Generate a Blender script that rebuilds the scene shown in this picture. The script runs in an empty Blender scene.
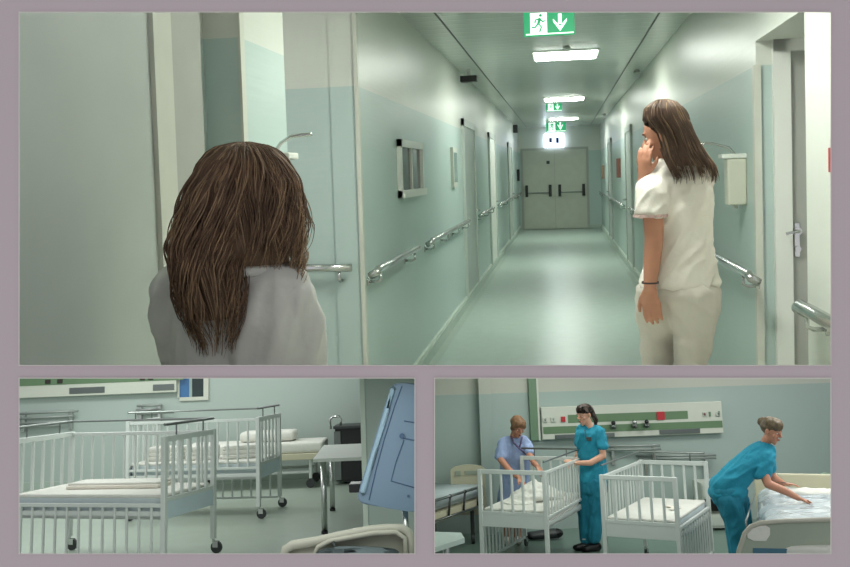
import bpy, bmesh, math, random
from mathutils import Vector, Matrix, Euler
random.seed(7)
C = bpy.context.scene.collection
PI = math.pi
V = Vector

# ---------------------------------------------------------------- camera maths
F, CX, CY = 900.0, 425.0, 215.0

def ray(px, py):
    return V(((px-CX)/F, 1.0, -(py-CY)/F))

def basis_a():
    P, Q, H = ray(562, 170), ray(562.24, 180), ray(562, 171)
    u = P.cross(Q).cross(H).normalized()
    if u.z < 0: u = -u
    f = H.normalized(); r = f.cross(u)
    return Matrix((r, f, u))            # camera directions -> corridor directions
CW = basis_a()
CAM = V((0, 0, 1.48))

def rot(p, r):
    X = Matrix.Rotation(p, 3, 'X'); c, s = math.cos(r), math.sin(r)
    Y = Matrix(((c, 0, s), (0, 1, 0), (-s, 0, c)))
    return Y @ X

class Room:
    """A room standing at its own place; M takes room coordinates to the world."""
    def __init__(s, R, h):
        M3 = CW @ R
        s.M = Matrix.Translation(CAM) @ M3.to_4x4() @ Matrix.Translation(V((0, 0, -h)))
        s.Mi = s.M.inverted(); s.R = M3; s.h = h
    def d(s, x, y): return s.R.transposed() @ (CW @ ray(x, y))
    def z(s, x, y, z=0.0):
        d = s.d(x, y); return d*((z-s.h)/d.z) + V((0, 0, s.h))
    def y(s, x, y, Y):
        d = s.d(x, y); return d*(Y/d.y) + V((0, 0, s.h))
    def x(s, x, y, X):
        d = s.d(x, y); return d*(X/d.x) + V((0, 0, s.h))
RA = Room(CW.transposed(), 1.48)
RB = Room(rot(-0.165, -0.0396), 1.504)
RC = Room(rot(-0.1621, -0.0274), 2.2187)

# ---------------------------------------------------------------- materials
def lin(c):
    out = []
    for v in c:
        v = v/255.0
        out.append(v/12.92 if v <= 0.04045 else ((v+0.055)/1.055)**2.4)
    return out
MATS = {}
def mat(name, col, rough=0.5, metal=0.0, var=0.04, vscale=6.0, bump=0.0, bscale=60.0, emit=0.0, alpha=1.0,
        trans=0.0, coat=0.0, wave=None, bdist=0.004, sss=0.0, detail=3.0, stretch=None):
    if name in MATS: return MATS[name]
    m = bpy.data.materials.new(name); m.use_nodes = True
    nt = m.node_tree; N = nt.nodes; L = nt.links
    b = N['Principled BSDF']
    c = lin(col)
    tc = N.new('ShaderNodeTexCoord')
    nz = N.new('ShaderNodeTexNoise'); nz.inputs['Scale'].default_value = vscale; nz.inputs['Detail'].default_value = detail
    L.new(tc.outputs['Object'], nz.inputs['Vector'])
    mx = N.new('ShaderNodeMix'); mx.data_type = 'RGBA'
    mx.inputs[6].default_value = [max(0, v*(1-var*2)) for v in c]+[1]
    mx.inputs[7].default_value = [min(1, v*(1+var*2)) for v in c]+[1]
    L.new(nz.outputs['Fac'], mx.inputs[0]); L.new(mx.outputs[2], b.inputs['Base Color'])
    b.inputs['Roughness'].default_value = rough; b.inputs['Metallic'].default_value = metal
    if coat: b.inputs['Coat Weight'].default_value = coat; b.inputs['Coat Roughness'].default_value = .12
    if trans: b.inputs['Transmission Weight'].default_value = trans
    if alpha < 1: b.inputs['Alpha'].default_value = alpha
    if sss:
        b.inputs['Subsurface Weight'].default_value = sss; b.inputs['Subsurface Radius'].default_value = (.02, .008, .004)
    if emit:
        b.inputs['Emission Color'].default_value = c+[1]; b.inputs['Emission Strength'].default_value = emit
    last = None
    if bump:
        n2 = N.new('ShaderNodeTexNoise'); n2.inputs['Scale'].default_value = bscale; n2.inputs['Detail'].default_value = 4
        if stretch:
            mp = N.new('ShaderNodeMapping'); mp.inputs['Scale'].default_value = stretch; L.new(tc.outputs['Object'], mp.inputs['Vector']); L.new(mp.outputs['Vector'], n2.inputs['Vector'])
        else: L.new(tc.outputs['Object'], n2.inputs['Vector'])
        bp = N.new('ShaderNodeBump'); bp.inputs['Strength'].default_value = bump; bp.inputs['Distance'].default_value = bdist
        L.new(n2.outputs['Fac'], bp.inputs['Height']); last = bp
    if wave:
        w = N.new('ShaderNodeTexWave'); w.bands_direction = wave[0]; w.inputs['Scale'].default_value = wave[1]
        w.inputs['Distortion'].default_value = wave[3] if len(wave) > 3 else 0
        L.new(tc.outputs['Object'], w.inputs['Vector'])
        cr = N.new('ShaderNodeValToRGB'); cr.color_ramp.elements[0].position = .0; cr.color_ramp.elements[1].position = .12 if len(wave) < 4 else .9
        L.new(w.outputs['Fac'], cr.inputs['Fac'])
        b2 = N.new('ShaderNodeBump'); b2.inputs['Strength'].default_value = wave[2]; b2.inputs['Distance'].default_value = .006
        L.new(cr.outputs['Color'], b2.inputs['Height'])
        if last: L.new(last.outputs['Normal'], b2.inputs['Normal'])
        last = b2
    if last: L.new(last.outputs['Normal'], b.inputs['Normal'])
    MATS[name] = m
    return m

mauve = mat('mauve_paint', (172, 161, 165), .9, var=.01)
bead = mat('pale_bead_paint', (196, 192, 186), .8, var=.01)
a_low = mat('teal_gloss_paint', (180, 198, 192), .36, var=.015, vscale=2, bump=.10, bscale=5, coat=.0, stretch=(.6, .6, 9), bdist=.01)
a_up = mat('cream_gloss_paint', (206, 210, 200), .36, var=.015, vscale=2, bump=.12, bscale=5, coat=.0, stretch=(.6, .6, 9), bdist=.01)
a_floor = mat('green_vinyl_floor', (176, 192, 182), .33, var=.05, vscale=9, bump=.03, bscale=30, detail=8)
a_ceil = mat('metal_strip_ceiling', (214, 218, 212), .26, metal=.12, var=.02, wave=('Y', 1.6, .35))
a_ceil_edge = mat('ceiling_border_metal', (186, 192, 184), .3, metal=.4)
cove = mat('grey_cove_vinyl', (170, 186, 174), .35)
cove_line = mat('pale_cove_edge', (205, 216, 204), .4)
white_paint = mat('white_gloss_paint', (224, 226, 218), .35, var=.01)
door_grey = mat('pale_green_door_laminate', (176, 184, 178), .5, var=.05, vscale=3, bump=.05, bscale=20)
frame_white = mat('cream_door_frame', (200, 202, 190), .4)
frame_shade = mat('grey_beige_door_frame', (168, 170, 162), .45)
end_door = mat('beige_grey_door', (188, 192, 178), .4)
steel = mat('brushed_steel', (200, 202, 200), .22, metal=1, var=.02)
dark_steel = mat('dark_steel', (120, 126, 124), .35, metal=.9)
black = mat('black_plastic', (24, 25, 26), .45)
darkgrey = mat('dark_grey_plastic', (56, 60, 60), .5)
glass_dark = mat('dark_window_glass', (38, 54, 52), .08, var=.1)
glass_pale = mat('pale_window_glass', (150, 172, 168), .1, var=.1)
panel_glow = mat('lamp_diffuser', (250, 255, 246), .5, emit=36, var=0)
sign_green = mat('exit_sign_green', (20, 150, 96), .4, emit=.8, var=0)
sign_white = mat('exit_sign_white', (232, 248, 238), .4, emit=1.1, var=0)
sign_blue = mat('lit_box_white', (224, 236, 255), .4, emit=5, var=0)
skin = mat('skin', (208, 158, 132), .5, var=.06, vscale=14, bump=.1, bscale=120, sss=.1)
skin_tan = mat('skin_tanned', (188, 132, 106), .5, var=.06, vscale=14, bump=.1, bscale=120)
lips = mat('lips', (160, 88, 80), .5)
eye_white = mat('eye_white', (230, 228, 222), .3)
iris = mat('iris_dark', (50, 36, 28), .3)
coat = mat('white_coat_cotton', (206, 206, 202), .85, var=.04, vscale=12, bump=.5, bscale=9, bdist=.02)
tunic = mat('white_tunic_cotton', (232, 226, 216), .85, var=.03, vscale=12, bump=.5, bscale=11, bdist=.02)
trous = mat('off_white_trouser_cotton', (206, 200, 190), .85, var=.03, vscale=10, bump=.5, bscale=10, bdist=.02)
scrubs = mat('turquoise_scrubs_cotton', (30, 138, 164), .85, var=.08, vscale=10, bump=.5, bscale=12, bdist=.02)
scrubs_d = mat('turquoise_trousers_cotton', (26, 122, 146), .85, var=.08, vscale=9, bump=.5, bscale=10, bdist=.02)
lilac = mat('lilac_tunic_cotton', (150, 168, 206), .85, var=.06, vscale=14, bump=.5, bscale=12, bdist=.02)
lilac_trim = mat('patterned_trim', (96, 84, 120), .8, var=.4, vscale=80)
print_trim = mat('embroidered_trim', (206, 178, 172), .8, var=.3, vscale=90)
hair_br = mat('brown_wavy_hair', (104, 80, 62), .6, var=.4, vscale=16, bump=.4, bscale=50)
hair_lt = mat('light_brown_curls', (150, 122, 94), .55, var=.3, vscale=26)
hair_ch = mat('chestnut_hair', (86, 64, 50), .5, var=.3, vscale=26, bump=.4, bscale=50)
hair_dk = mat('dark_brown_hair', (58, 42, 34), .45, var=.3, vscale=26)
hair_au = mat('auburn_short_hair', (118, 86, 58), .6, var=.5, vscale=30)
hair_as = mat('ash_brown_hair', (92, 78, 56), .5, var=.35, vscale=40)
b_wall = mat('pale_green_room_paint', (172, 185, 179), .4, var=.02, vscale=1.5)
b_floor = mat('grey_green_room_vinyl', (156, 168, 156), .3, var=.05, vscale=6, detail=6)
c_low = mat('sage_room_paint', (160, 176, 170), .45, var=.02, vscale=1.5)
c_up = mat('cream_room_paint', (184, 186, 174), .45, var=.02, vscale=1.5)
c_floor = mat('dark_green_room_vinyl', (100, 122, 112), .3, var=.06, vscale=6, detail=6)
crib_w = mat('white_enamel_metal', (206, 212, 208), .35, var=.02)
crib_b = mat('pale_blue_enamel_board', (198, 212, 220), .4, var=.03)
sheet = mat('white_cotton_sheet', (214, 214, 206), .9, var=.03, vscale=8, bump=.5, bscale=14, bdist=.015)
sheet_g = mat('grey_white_mattress_cover', (184, 196, 198), .8, var=.04, vscale=8, bump=.3, bscale=14, bdist=.01)
pad = mat('cream_folded_pad', (222, 216, 204), .9, var=.03)
bed_cream = mat('cream_bed_plastic', (190, 186, 160), .45, var=.03)
bed_grey = mat('sage_bed_plastic', (150, 160, 144), .45, var=.02)
rubber = mat('dark_castor_rubber', (52, 56, 56), .6)
panel_w = mat('white_wall_panel_metal', (198, 202, 190), .4, var=.02)
panel_g = mat('green_wall_panel_stripe', (98, 126, 94), .45, var=.03)
duct_g = mat('grey_green_duct_paint', (104, 132, 106), .5)
red = mat('red_socket_plastic', (176, 44, 52), .4)
blue_pl = mat('pale_blue_plastic', (128, 150, 174), .4, var=.02, vscale=4)
blue_dk = mat('blue_seam_plastic', (74, 98, 130), .5)
tub_pl = mat('off_white_plastic', (178, 176, 162), .45, var=.02)
blue_gl = mat('blue_window_pane', (66, 112, 160), .2)
film = mat('clear_plastic_film', (190, 206, 214), .15, var=.1, vscale=10, bump=.6, bscale=18, bdist=.02, alpha=.55)
cab_w = mat('white_cabinet_laminate', (184, 190, 180), .45)
cab_d = mat('dark_brown_shelf', (48, 42, 36), .6)

# ---------------------------------------------------------------- mesh builder
class MB:
    def __init__(s): s.bm = bmesh.new(); s.mi = 0
    def m(s, i): s.mi = i; return s
    def _f(s, vs):
        try:
            f = s.bm.faces.new(vs); f.material_index = s.mi; return f
        except ValueError: return None
    def box(s, a, b, bev=0.0):
        a, b = V(a), V(b)
        lo = V((min(a.x, b.x), min(a.y, b.y), min(a.z, b.z))); hi = V((max(a.x, b.x), max(a.y, b.y), max(a.z, b.z)))
        r = bmesh.ops.create_cube(s.bm, size=1, matrix=Matrix.Translation((lo+hi)/2) @ Matrix.Diagonal((*(hi-lo), 1)))
        fs = {f for v in r['verts'] for f in v.link_faces}
        for f in fs: f.material_index = s.mi
        if bev:
            es = {e for v in r['verts'] for e in v.link_edges}
            q = bmesh.ops.bevel(s.bm, geom=list(es), offset=bev, segments=3, affect='EDGES', profile=.6)
            for f in q['faces']: f.material_index = s.mi
        return s
    def obox(s, mtx, a, b, bev=0.0):
        n = MB(); n.box(a, b, bev); n.bm.transform(mtx); s.merge(n); return s
    def merge(s, n):
        me = bpy.data.meshes.new('tmp')
        for f in n.bm.faces: f.material_index = s.mi
        n.bm.to_mesh(me); s.bm.from_mesh(me); bpy.data.meshes.remove(me); n.bm.free()
    def tube(s, pts, r, seg=8, cap=True):
        pts = [V(p) for p in pts]; rs = r if isinstance(r, (list, tuple)) else [r]*len(pts)
        rings = []; ref = None
        for i, p in enumerate(pts):
            t = (pts[min(i+1, len(pts)-1)]-pts[max(i-1, 0)])
            if t.length < 1e-9: t = V((0, 0, 1))
            t.normalize()
            if ref is None: ref = V((0, 0, 1)) if abs(t.z) < .9 else V((1, 0, 0))
            n = (ref - t*ref.dot(t))
            if n.length < 1e-4: n = t.orthogonal()
            n.normalize(); b = t.cross(n); ref = n
            rings.append([s.bm.verts.new(p+(n*math.cos(2*PI*k/seg)+b*math.sin(2*PI*k/seg))*rs[i]) for k in range(seg)])
        for a, b in zip(rings, rings[1:]):
            for k in range(seg): s._f([a[k], a[(k+1) % seg], b[(k+1) % seg], b[k]])
        if cap: s._f(rings[0][::-1]); s._f(rings[-1])
        return s
    def loft(s, rings, seg=24, cap=True):
        """rings: (centre, rx, ry) horizontal ellipses"""
        R = []
        for c, rx, ry in rings:
            c = V(c); R.append([s.bm.verts.new(c+V((rx*math.cos(2*PI*k/seg), ry*math.sin(2*PI*k/seg), 0))) for k in range(seg)])
        for a, b in zip(R, R[1:]):
            for k in range(seg): s._f([a[k], a[(k+1) % seg], b[(k+1) % seg], b[k]])
        if cap: s._f(R[0][::-1]); s._f(R[-1])
        return s
    def prism(s, pts, thick):
        """pts: 3d outline, extruded by vector thick"""
        t = V(thick); a = [s.bm.verts.new(V(p)) for p in pts]; b = [s.bm.verts.new(V(p)+t) for p in pts]
        s._f(a); s._f(b[::-1]); n = len(a)
        for i in range(n): s._f([a[i], b[i], b[(i+1) % n], a[(i+1) % n]])
        return s
    def hull(s, balls, mtx=None, seg=12):
        """convex hull of ellipsoids [(centre,(rx,ry,rz)),...]"""
        n = bmesh.new()
        for c, r in balls:
            if not isinstance(r, (tuple, list)): r = (r, r, r)
            bmesh.ops.create_uvsphere(n, u_segments=seg, v_segments=max(6, seg*2//3), radius=1, matrix=Matrix.Translation(V(c)) @ Matrix.Diagonal((*r, 1)))
        if len(balls) > 1:
            g = bmesh.ops.convex_hull(n, input=n.verts)
            dead = list({e for e in g['geom_interior']+g['geom_unused'] if isinstance(e, bmesh.types.BMVert)})
            bmesh.ops.delete(n, geom=dead, context='VERTS')
        if mtx: n.transform(mtx)
        w = MB(); w.bm.free(); w.bm = n; s.merge(w); return s
    def chain(s, balls, mtx=None, seg=12):
        if len(balls) == 1: return s.hull(balls, mtx, seg)
        for a, b in zip(balls, balls[1:]): s.hull([a, b], mtx, seg)
        return s
    def grid(s, fn, nu, nv):
        g = [[s.bm.verts.new(fn(i/nu, j/nv)) for j in range(nv+1)] for i in range(nu+1)]
        for i in range(nu):
            for j in range(nv): s._f([g[i][j], g[i+1][j], g[i+1][j+1], g[i][j+1]])
        return s
    def build(s, name, mats, parent=None, smooth=False, M=None):
        bmesh.ops.recalc_face_normals(s.bm, faces=s.bm.faces)
        me = bpy.data.meshes.new(name); s.bm.to_mesh(me); s.bm.free()
        if not isinstance(mats, (list, tuple)): mats = [mats]
        for m in mats: me.materials.append(m)
        if smooth:
            me.polygons.foreach_set('use_smooth', [True]*len(me.polygons))
        o = bpy.data.objects.new(name, me); C.objects.link(o)
        if parent: o.parent = parent
        if M is not None: o.matrix_world = M
        return o
    def flesh(s, name, mats, parent=None, voxel=.008, smooth=6, M=None, wob=0.0):
        """melt all the pieces into one continuous surface"""
        me = bpy.data.meshes.new('tmp'); s.bm.to_mesh(me); s.bm.free()
        t = bpy.data.objects.new('tmp', me); C.objects.link(t)
        md = t.modifiers.new('r', 'REMESH'); md.mode = 'VOXEL'; md.voxel_size = voxel; md.use_smooth_shade = True
        if smooth:
            ms = t.modifiers.new('s', 'SMOOTH'); ms.factor = .5; ms.iterations = smooth
        if wob:
            tx = bpy.data.textures.new('folds', 'CLOUDS'); tx.noise_scale = .07
            dm = t.modifiers.new('d', 'DISPLACE'); dm.texture = tx; dm.strength = wob; dm.mid_level = .5
        dg = bpy.context.evaluated_depsgraph_get(); dg.update()
        res = bpy.data.meshes.new_from_object(t.evaluated_get(dg)); res.name = name
        bpy.data.objects.remove(t); bpy.data.meshes.remove(me)
        res.materials.clear()
        for m in (mats if isinstance(mats, (list, tuple)) else [mats]): res.materials.append(m)
        res.polygons.foreach_set('use_smooth', [True]*len(res.polygons))
        o = bpy.data.objects.new(name, res); C.objects.link(o)
        if parent: o.parent = parent
        if M is not None: o.matrix_world = M
        return o

from mathutils import noise
def folds(o, amp, d=(0, 0, 1), f=9.0, k=.25, seed=0.0):
    """cloth creases running along d"""
    d = V(d).normalized(); me = o.data; ns = [v.normal.copy() for v in me.vertices]
    for v, n in zip(me.vertices, ns):
        a = d*v.co.dot(d); q = (v.co-a)*f + a*f*k + V((seed, seed*1.7, 0))
        h = noise.noise(q) + .5*noise.noise(q*2.1)
        v.co += n*amp*(1-abs(h)*2.2)
    me.update()
    return o
def tag(o, label=None, cat=None, group=None, kind=None):
    if label: o['label'] = label
    if cat: o['category'] = cat
    if group: o['group'] = group
    if kind: o['kind'] = kind
    return o
def thing(name, label, cat, room, loc=(0, 0, 0), rotz=0.0, group=None):
    o = bpy.data.objects.new(name, None); C.objects.link(o); o.empty_display_size = .1
    o.matrix_world = room.M @ Matrix.Translation(V(loc)) @ Matrix.Rotation(rotz, 4, 'Z')
    return tag(o, label, cat, group)
def struct(name, mb, mats, room=RA, parent=None, smooth=False):
    o = mb.build(name, mats, parent, smooth, None if parent else room.M)
    if not parent: o['kind'] = 'structure'
    return o
def copy_tree(o, parent=None):
    c = o.copy(); C.objects.link(c); c.parent = parent
    for ch in [x for x in bpy.data.objects if x.parent == o]: copy_tree(ch, c)
    return c
def centred(pts):
    return sum(pts, V())/len(pts)

# ================================================================= FRONT PARTITION WITH THREE OPENINGS
def front_wall():
    D0, D1 = 1.5, 1.54
    X0, X1, Y0, Y1 = -330, 1180, -230, 800
    rects = [(X0, Y0, X1, 12.5), (X0, 12.5, 19.5, 553.5), (830.5, 12.5, X1, 553.5), (19.5, 365, 830.5, 378.5), (414.5, 378.5, 435, 553.5), (X0, 553.5, X1, Y1)]
    b = MB()
    M4 = Matrix.Translation(CAM) @ CW.to_4x4()
    def rect(r, d0, d1):
        x0, y0, x1, y1 = r
        fr = [b.bm.verts.new(ray(x, y)*d0) for x, y in ((x0, y0), (x1, y0), (x1, y1), (x0, y1))]
        bk = [b.bm.verts.new(ray(x, y)*d1) for x, y in ((x0, y0), (x1, y0), (x1, y1), (x0, y1))]
        b._f(fr); b._f(bk[::-1])
        for i in range(4): b._f([fr[i], bk[i], bk[(i+1) % 4], fr[(i+1) % 4]])
    for r in rects: rect(r, D0, D1)
    b.m(1)
    for x0, y0, x1, y1 in ((19.5, 12.5, 830.5, 365), (19.5, 378.5, 414.5, 553.5), (435, 378.5, 830.5, 553.5)):
        for r in ((x0-.9, y0-.9, x1+.9, y0), (x0-.9, y1, x1+.9, y1+.7), (x0-.9, y0, x0, y1), (x1, y0, x1+.9, y1)): rect(r, D0-.002, D0+.001)
    o = b.build('wall_front', [mauve, bead]); o.matrix_world = M4; o['kind'] = 'structure'
front_wall()

# sloping slab between the upper corridor and the two rooms beneath it, and the partition between the rooms
def wedge(name, pts0, pts1, m):
    """pts: (px,py,depth) corners top face then bottom face"""
    b = MB()
    a = [b.bm.verts.new(ray(x, y)*d) for x, y, d in pts0]; c = [b.bm.verts.new(ray(x, y)*d) for x, y, d in pts1]
    b._f(a); b._f(c[::-1])
    for i in range(4): b._f([a[i], c[i], c[(i+1) % 4], a[(i+1) % 4]])
    o = b.build(name, m); o.matrix_world = Matrix.Translation(CAM) @ CW.to_4x4(); o['kind'] = 'structure'; return o
wedge('ceiling', [(-20, 370.5, 1.55), (870, 370.5, 1.55), (870, 370.5, 7.0), (-20, 370.5, 7.0)],
      [(-20, 373, 1.55), (870, 373, 1.55), (870, 373, 7.0), (-20, 373, 7.0)], c_up)
wedge('wall_middle', [(423.6, 373, 1.55), (423.6, 373, 14.5), (423.6, 640, 14.5), (423.6, 640, 1.55)],
      [(426.4, 373, 1.55), (426.4, 373, 14.5), (426.4, 640, 14.5), (426.4, 640, 1.55)], b_wall)

# ================================================================= CORRIDOR (upper opening)
XL, XR, ZC, YE = -1.1, .975, 2.62, 23.2
PZ = 1.98
YC = RA.x(357, 100, XL).y
YA = RA.x(757, 150, XR).y; YN = RA.x(806, 150, XR).y
b = MB(); b.box((-3.2, 6.75, -.04), (1.6, YE+.1, 0)); struct('floor', b, a_floor)
b = MB(); b.box((-3.2, 1.2, ZC), (1.6, YE+.1, ZC+.06)); struct('ceiling', b, a_ceil)
b = MB()
for x in (XL+.24, XR-.24): b.box((x-.006, 3.5, ZC-.004), (x+.006, YE, ZC+.01))
struct('trim_1', b, darkgrey)
def twotone(b, a, c, axis=None):
    a, c = V(a), V(c)
    b.m(0).box(a, (c.x, c.y, min(PZ, c.z)))
    b.m(1).box((a.x, a.y, PZ), c)
# left wall, beyond the side passage, with door openings
b = MB(); twotone(b, (XL-.15, YC, 0), (XL, YE, ZC)); struct('wall_left', b, [a_low, a_up])
b = MB(); twotone(b, (-2.9, YC+.01, -.9), (XL-.02, YC+.11, ZC)); struct('wall_left_passage', b, [a_low, a_up])
yp0, yp1 = RA.x(240, 60, XL).y, RA.x(284, 60, XL).y
b = MB(); twotone(b, (XL-.14, yp0, -1.5), (XL, yp1, ZC)); struct('wall_left_pillar', b, [a_low, a_up])
yn = yp0+.02
b = MB(); twotone(b, (-1.36, 1.56, -1.5), (-1.23, yn, ZC)); struct('wall_left_near', b, [a_low, a_up])
b = MB(); b.box((XL-.01, YC-.015, -.5), (XL+.012, YC+.025, ZC)); struct('trim_2', b, frame_white)
b = MB(); b.box((XL, yp0-.012, -1.4), (XL+.008, yp0+.03, ZC)); struct('trim_3', b, frame_white)
# left near door
yd0, yd1, yd2 = RA.x(14, 200, -1.2).y, RA.x(156, 200, -1.2).y, RA.x(177, 200, -1.2).y
b = MB(); b.box((-1.24, 1.56, -1.2), (-1.2, yd1, 2.55)); o = struct('door_1', b, door_grey)
b = MB(); b.box((-1.24, yd1, -1.2), (-1.185, yd1+.035, 2.6)); b.box((-1.24, yd1+.035, -1.2), (-1.195, yd2, 2.6)); struct('door_frame', b, frame_white, parent=o)
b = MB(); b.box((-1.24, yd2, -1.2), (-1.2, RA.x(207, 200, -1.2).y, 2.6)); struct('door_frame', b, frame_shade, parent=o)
# right wall, alcove and header
b = MB(); twotone(b, (XR, YA, 0), (XR+.15, YE, ZC)); struct('wall_right', b, [a_low, a_up])
b = MB(); b.box((XR, 1.56, -1.2), (XR+.12, YN, ZC)); struct('wall_right_near', b, white_paint)
b = MB(); b.box((XR, YN, 2.1), (XR+.55, YA+.02, ZC)); struct('wall_right_header', b, a_up)
b = MB(); twotone(b, (XR+.0, YA+.005, -.6), (XR+.6, YA+.11, 2.12)); struct('wall_right_alcove', b, [a_low, a_up])
b = MB(); b.box((XR+.55, YN-.1, -.9), (XR+.6, YA+.06, 2.3)); struct('wall_right_alcove_side', b, a_up)
b = MB(); b.box((XR-.015, YA-.02, -.5), (XR+.02, YA+.02, PZ)); struct('trim_4', b, frame_white)
x0 = RA.y(774, 200, YA-.01).x; x1 = RA.y(791, 200, YA-.01).x
b = MB(); b.box((x1, YA-.015, -.4), (x1+.3, YA+.01, 2.04)); o = struct('door_2', b, frame_shade)
b = MB(); b.box((x0, YA-.04, -.4), (x1, YA+.01, 2.1)); b.box((x0, YA-.04, 2.04), (x1+.3, YA+.01, 2.1)); struct('door_frame', b, white_paint, parent=o)
b = MB()
hz = RA.y(796, 237, YA-.03).z; hx = RA.y(797.5, 237, YA-.03).x; ye = YA-.015
b.tube([(hx, ye, hz+.03), (hx, ye-.03, hz+.03)], .02, 12); b.tube([(hx, ye, hz+.03), (hx, ye-.055, hz+.03), (hx-.03, ye-.06, hz+.028), (hx-.065, ye-.06, hz+.02)], .008, 8)
b.box((hx-.014, ye-.012, hz-.1), (hx+.014, ye, hz+.07), .004); b.tube([(hx, ye, hz-.06), (hx, ye-.03, hz-.06)], .015, 12)
struct('door_handle', b, steel, parent=o, smooth=False)
# end wall and double door
b = MB(); twotone(b, (XL-.1, YE, 0), (XR+.15, YE+.1, ZC)); struct('wall_back', b, [a_low, a_up])
e0, e1 = RA.y(524, 200, YE).x, RA.y(587, 200, YE).x; et = RA.y(555, 150, YE).z
em = (e0+e1)/2
b = MB(); b.box((e0-.06, YE-.03, 0), (e1+.06, YE-.002, et+.06)); o = struct('door_3', b, frame_shade)
b = MB(); b.box((e0, YE-.055, .02), (em-.006, YE-.03, et)); struct('door_leaf', b, end_door, parent=o)
b = MB(); b.box((em+.006, YE-.055, .02), (e1, YE-.03, et)); struct('door_leaf', b, end_door, parent=o)
for sx in (-1, 1):
    b = MB(); zc = RA.y(555, 190, YE).z; w = (e1-e0)/2
    xa, xb = em+sx*.12, em+sx*(w-.08)
    for xx in (xa, xb): b.box((xx-.035, YE-.13, zc-.16), (xx+.035, YE-.05, zc+.14), .008)
    b.m(1).tube([(xa, YE-.1, zc-.06), (xb, YE-.1, zc-.06)], .012)
    struct('push_bar', b, [black, dark_steel], parent=o)
b = MB(); b.box((em-.2, YE-.075, et-.35), (em-.12, YE-.05, et-.27)); struct('door_closer', b, darkgrey, parent=o)
# glowing box over the end door
q0, q1 = RA.y(544, 134, YE-.1), RA.y(564, 147, YE-.1)
o = thing('light_box', 'glowing blue-white box sign above the double door at the corridor end', 'lit sign', RA, (0, 0, 0))
b = MB(); b.box((q0.x, YE-.12, q1.z), (q1.x, YE-.001, q0.z), .01); b.build('housing', sign_blue, o)
b = MB(); b.box((q0.x+.12, YE-.125, q1.z+.12), (q0.x+.2, YE-.119, q0.z-.1)); b.build('lettering', mat('sign_blue_ink', (60, 90, 150), .5), o)
b = MB(); b.box((q1.x-.2, YE-.125, q1.z+.1), (q1.x-.12, YE-.119, q0.z-.1)); b.build('lettering', MATS['sign_blue_ink'], o)
# coving along the floor
for nm, x, s in (('left', XL, 1), ('right', XR, -1)):
    b = MB(); b.m(0).box((x, 4.96, .0), (x+s*.035, YE, .085)); b.m(1).box((x, 4.96, .085), (x+s*.02, YE, .11)); b.m(0).box((x, 4.96, 0), (x+s*.1, YE, .004))
    struct('baseboard_'+nm, b, [cove, cove_line])
b = MB(); b.box((XL, YE-.03, 0), (XR, YE, .1)); struct('baseboard_back', b, cove)
# left wall window
y0, y1 = RA.x(397, 160, XL).y, RA.x(420, 160, XL).y; z1, z0 = 1.73, 1.33
b = MB(); w = .05
for a, c in (((XL, y0, z0), (XL+.03, y0+w, z1)), ((XL, y1-w, z0), (XL+.03, y1, z1)), ((XL, y0, z0), (XL+.05, y1, z0+w)), ((XL, y0, z1-w), (XL+.03, y1, z1))): b.box(a, c)
o = struct('window_1', b, white_paint)
b = MB(); b.box((XL, y0+w, z0+w), (XL+.006, y1-w, z1-w)); struct('window_pane', b, glass_dark, parent=o)
b = MB(); b.box((XL, (y0+y1)/2-.02, z0+w), (XL+.02, (y0+y1)/2+.02, z1-w)); struct('window_mullion', b, frame_white, parent=o)
# further doors on the left wall
def side_door(n, x, s, ya, yb, h=2.1, leaf=glass_pale):
    b = MB(); w = .08
    b.box((x, ya, 0), (x+s*.03, ya+w, h)); b.box((x, yb-w, 0), (x+s*.03, yb, h)); b.box((x, ya, h-w), (x+s*.03, yb, h))
    o = struct('door_%d' % n, b, mat('pale_side_door_frame', (192, 200, 192), .4))
    b = MB(); b.box((x, ya+w, .02), (x+s*.015, yb-w, h-w)); struct('door_leaf', b, leaf, parent=o)
    b = MB(); b.tube([(x+s*.02, yb-w-.08, 1.02), (x+s*.07, yb-w-.08, 1.02), (x+s*.07, yb-w-.2, 1.02)], .012); struct('door_handle', b, steel, parent=o)
side_door(4, XL, 1, 10.0, 11.4, leaf=door_grey); side_door(5, XL, 1, 13.6, 14.9, leaf=white_paint); side_door(6, XL, 1, 18.5, 19.8, leaf=door_grey)
side_door(7, XR, -1, 12.8, 14.0, leaf=door_grey); side_door(8, XR, -1, 18.0, 19.2, leaf=door_grey)
b = MB(); b.box((XL, 8.95, 1.35), (XL+.03, 9.3, 1.75)); o = struct('window_2', b, frame_white)
b = MB(); b.box((XL+.03, 9.0, 1.4), (XL+.034, 9.25, 1.7)); struct('window_pane', b, glass_pale, parent=o)
# ceiling lamps
def ceiling_lamp(x, y, label, w=.3, l=.3):
    t = thing('ceiling_lamp', label, 'ceiling light', RA, (x, y, ZC), 0, 'panel lights along the corridor ceiling')
    b = MB(); b.box((-w-.02, -l-.02, -.012), (w+.02, l+.02, 0)); b.build('frame', white_paint, t)
    b = MB(); b.box((-w, -l, -.016), (w, l, -.011), .002); b.build('diffuser', panel_glow, t)
for y, lb in ((3.65, 'corridor panel light overhead, before the green exit sign'), (9.0, 'largest glowing ceiling panel light, just behind the nearest exit sign'),
              (14.45, 'second glowing ceiling panel light down the corridor'), (19.9, 'farthest glowing ceiling panel light near the corridor end')):
    ceiling_lamp(.06, y, lb)
t = thing('ceiling_lamp', 'added fill panel in the ceiling of the side passage at left', 'ceiling light', RA, (-2.0, 4.2, ZC), 0)  # added glow to brighten the side passage, which has no lamp
b = MB(); b.box((-.3, -.3, -.016), (.3, .3, 0)); b.build('diffuser', mat('passage_fill_glow', (255, 255, 246), .5, emit=2.5, var=0), t)
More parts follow.
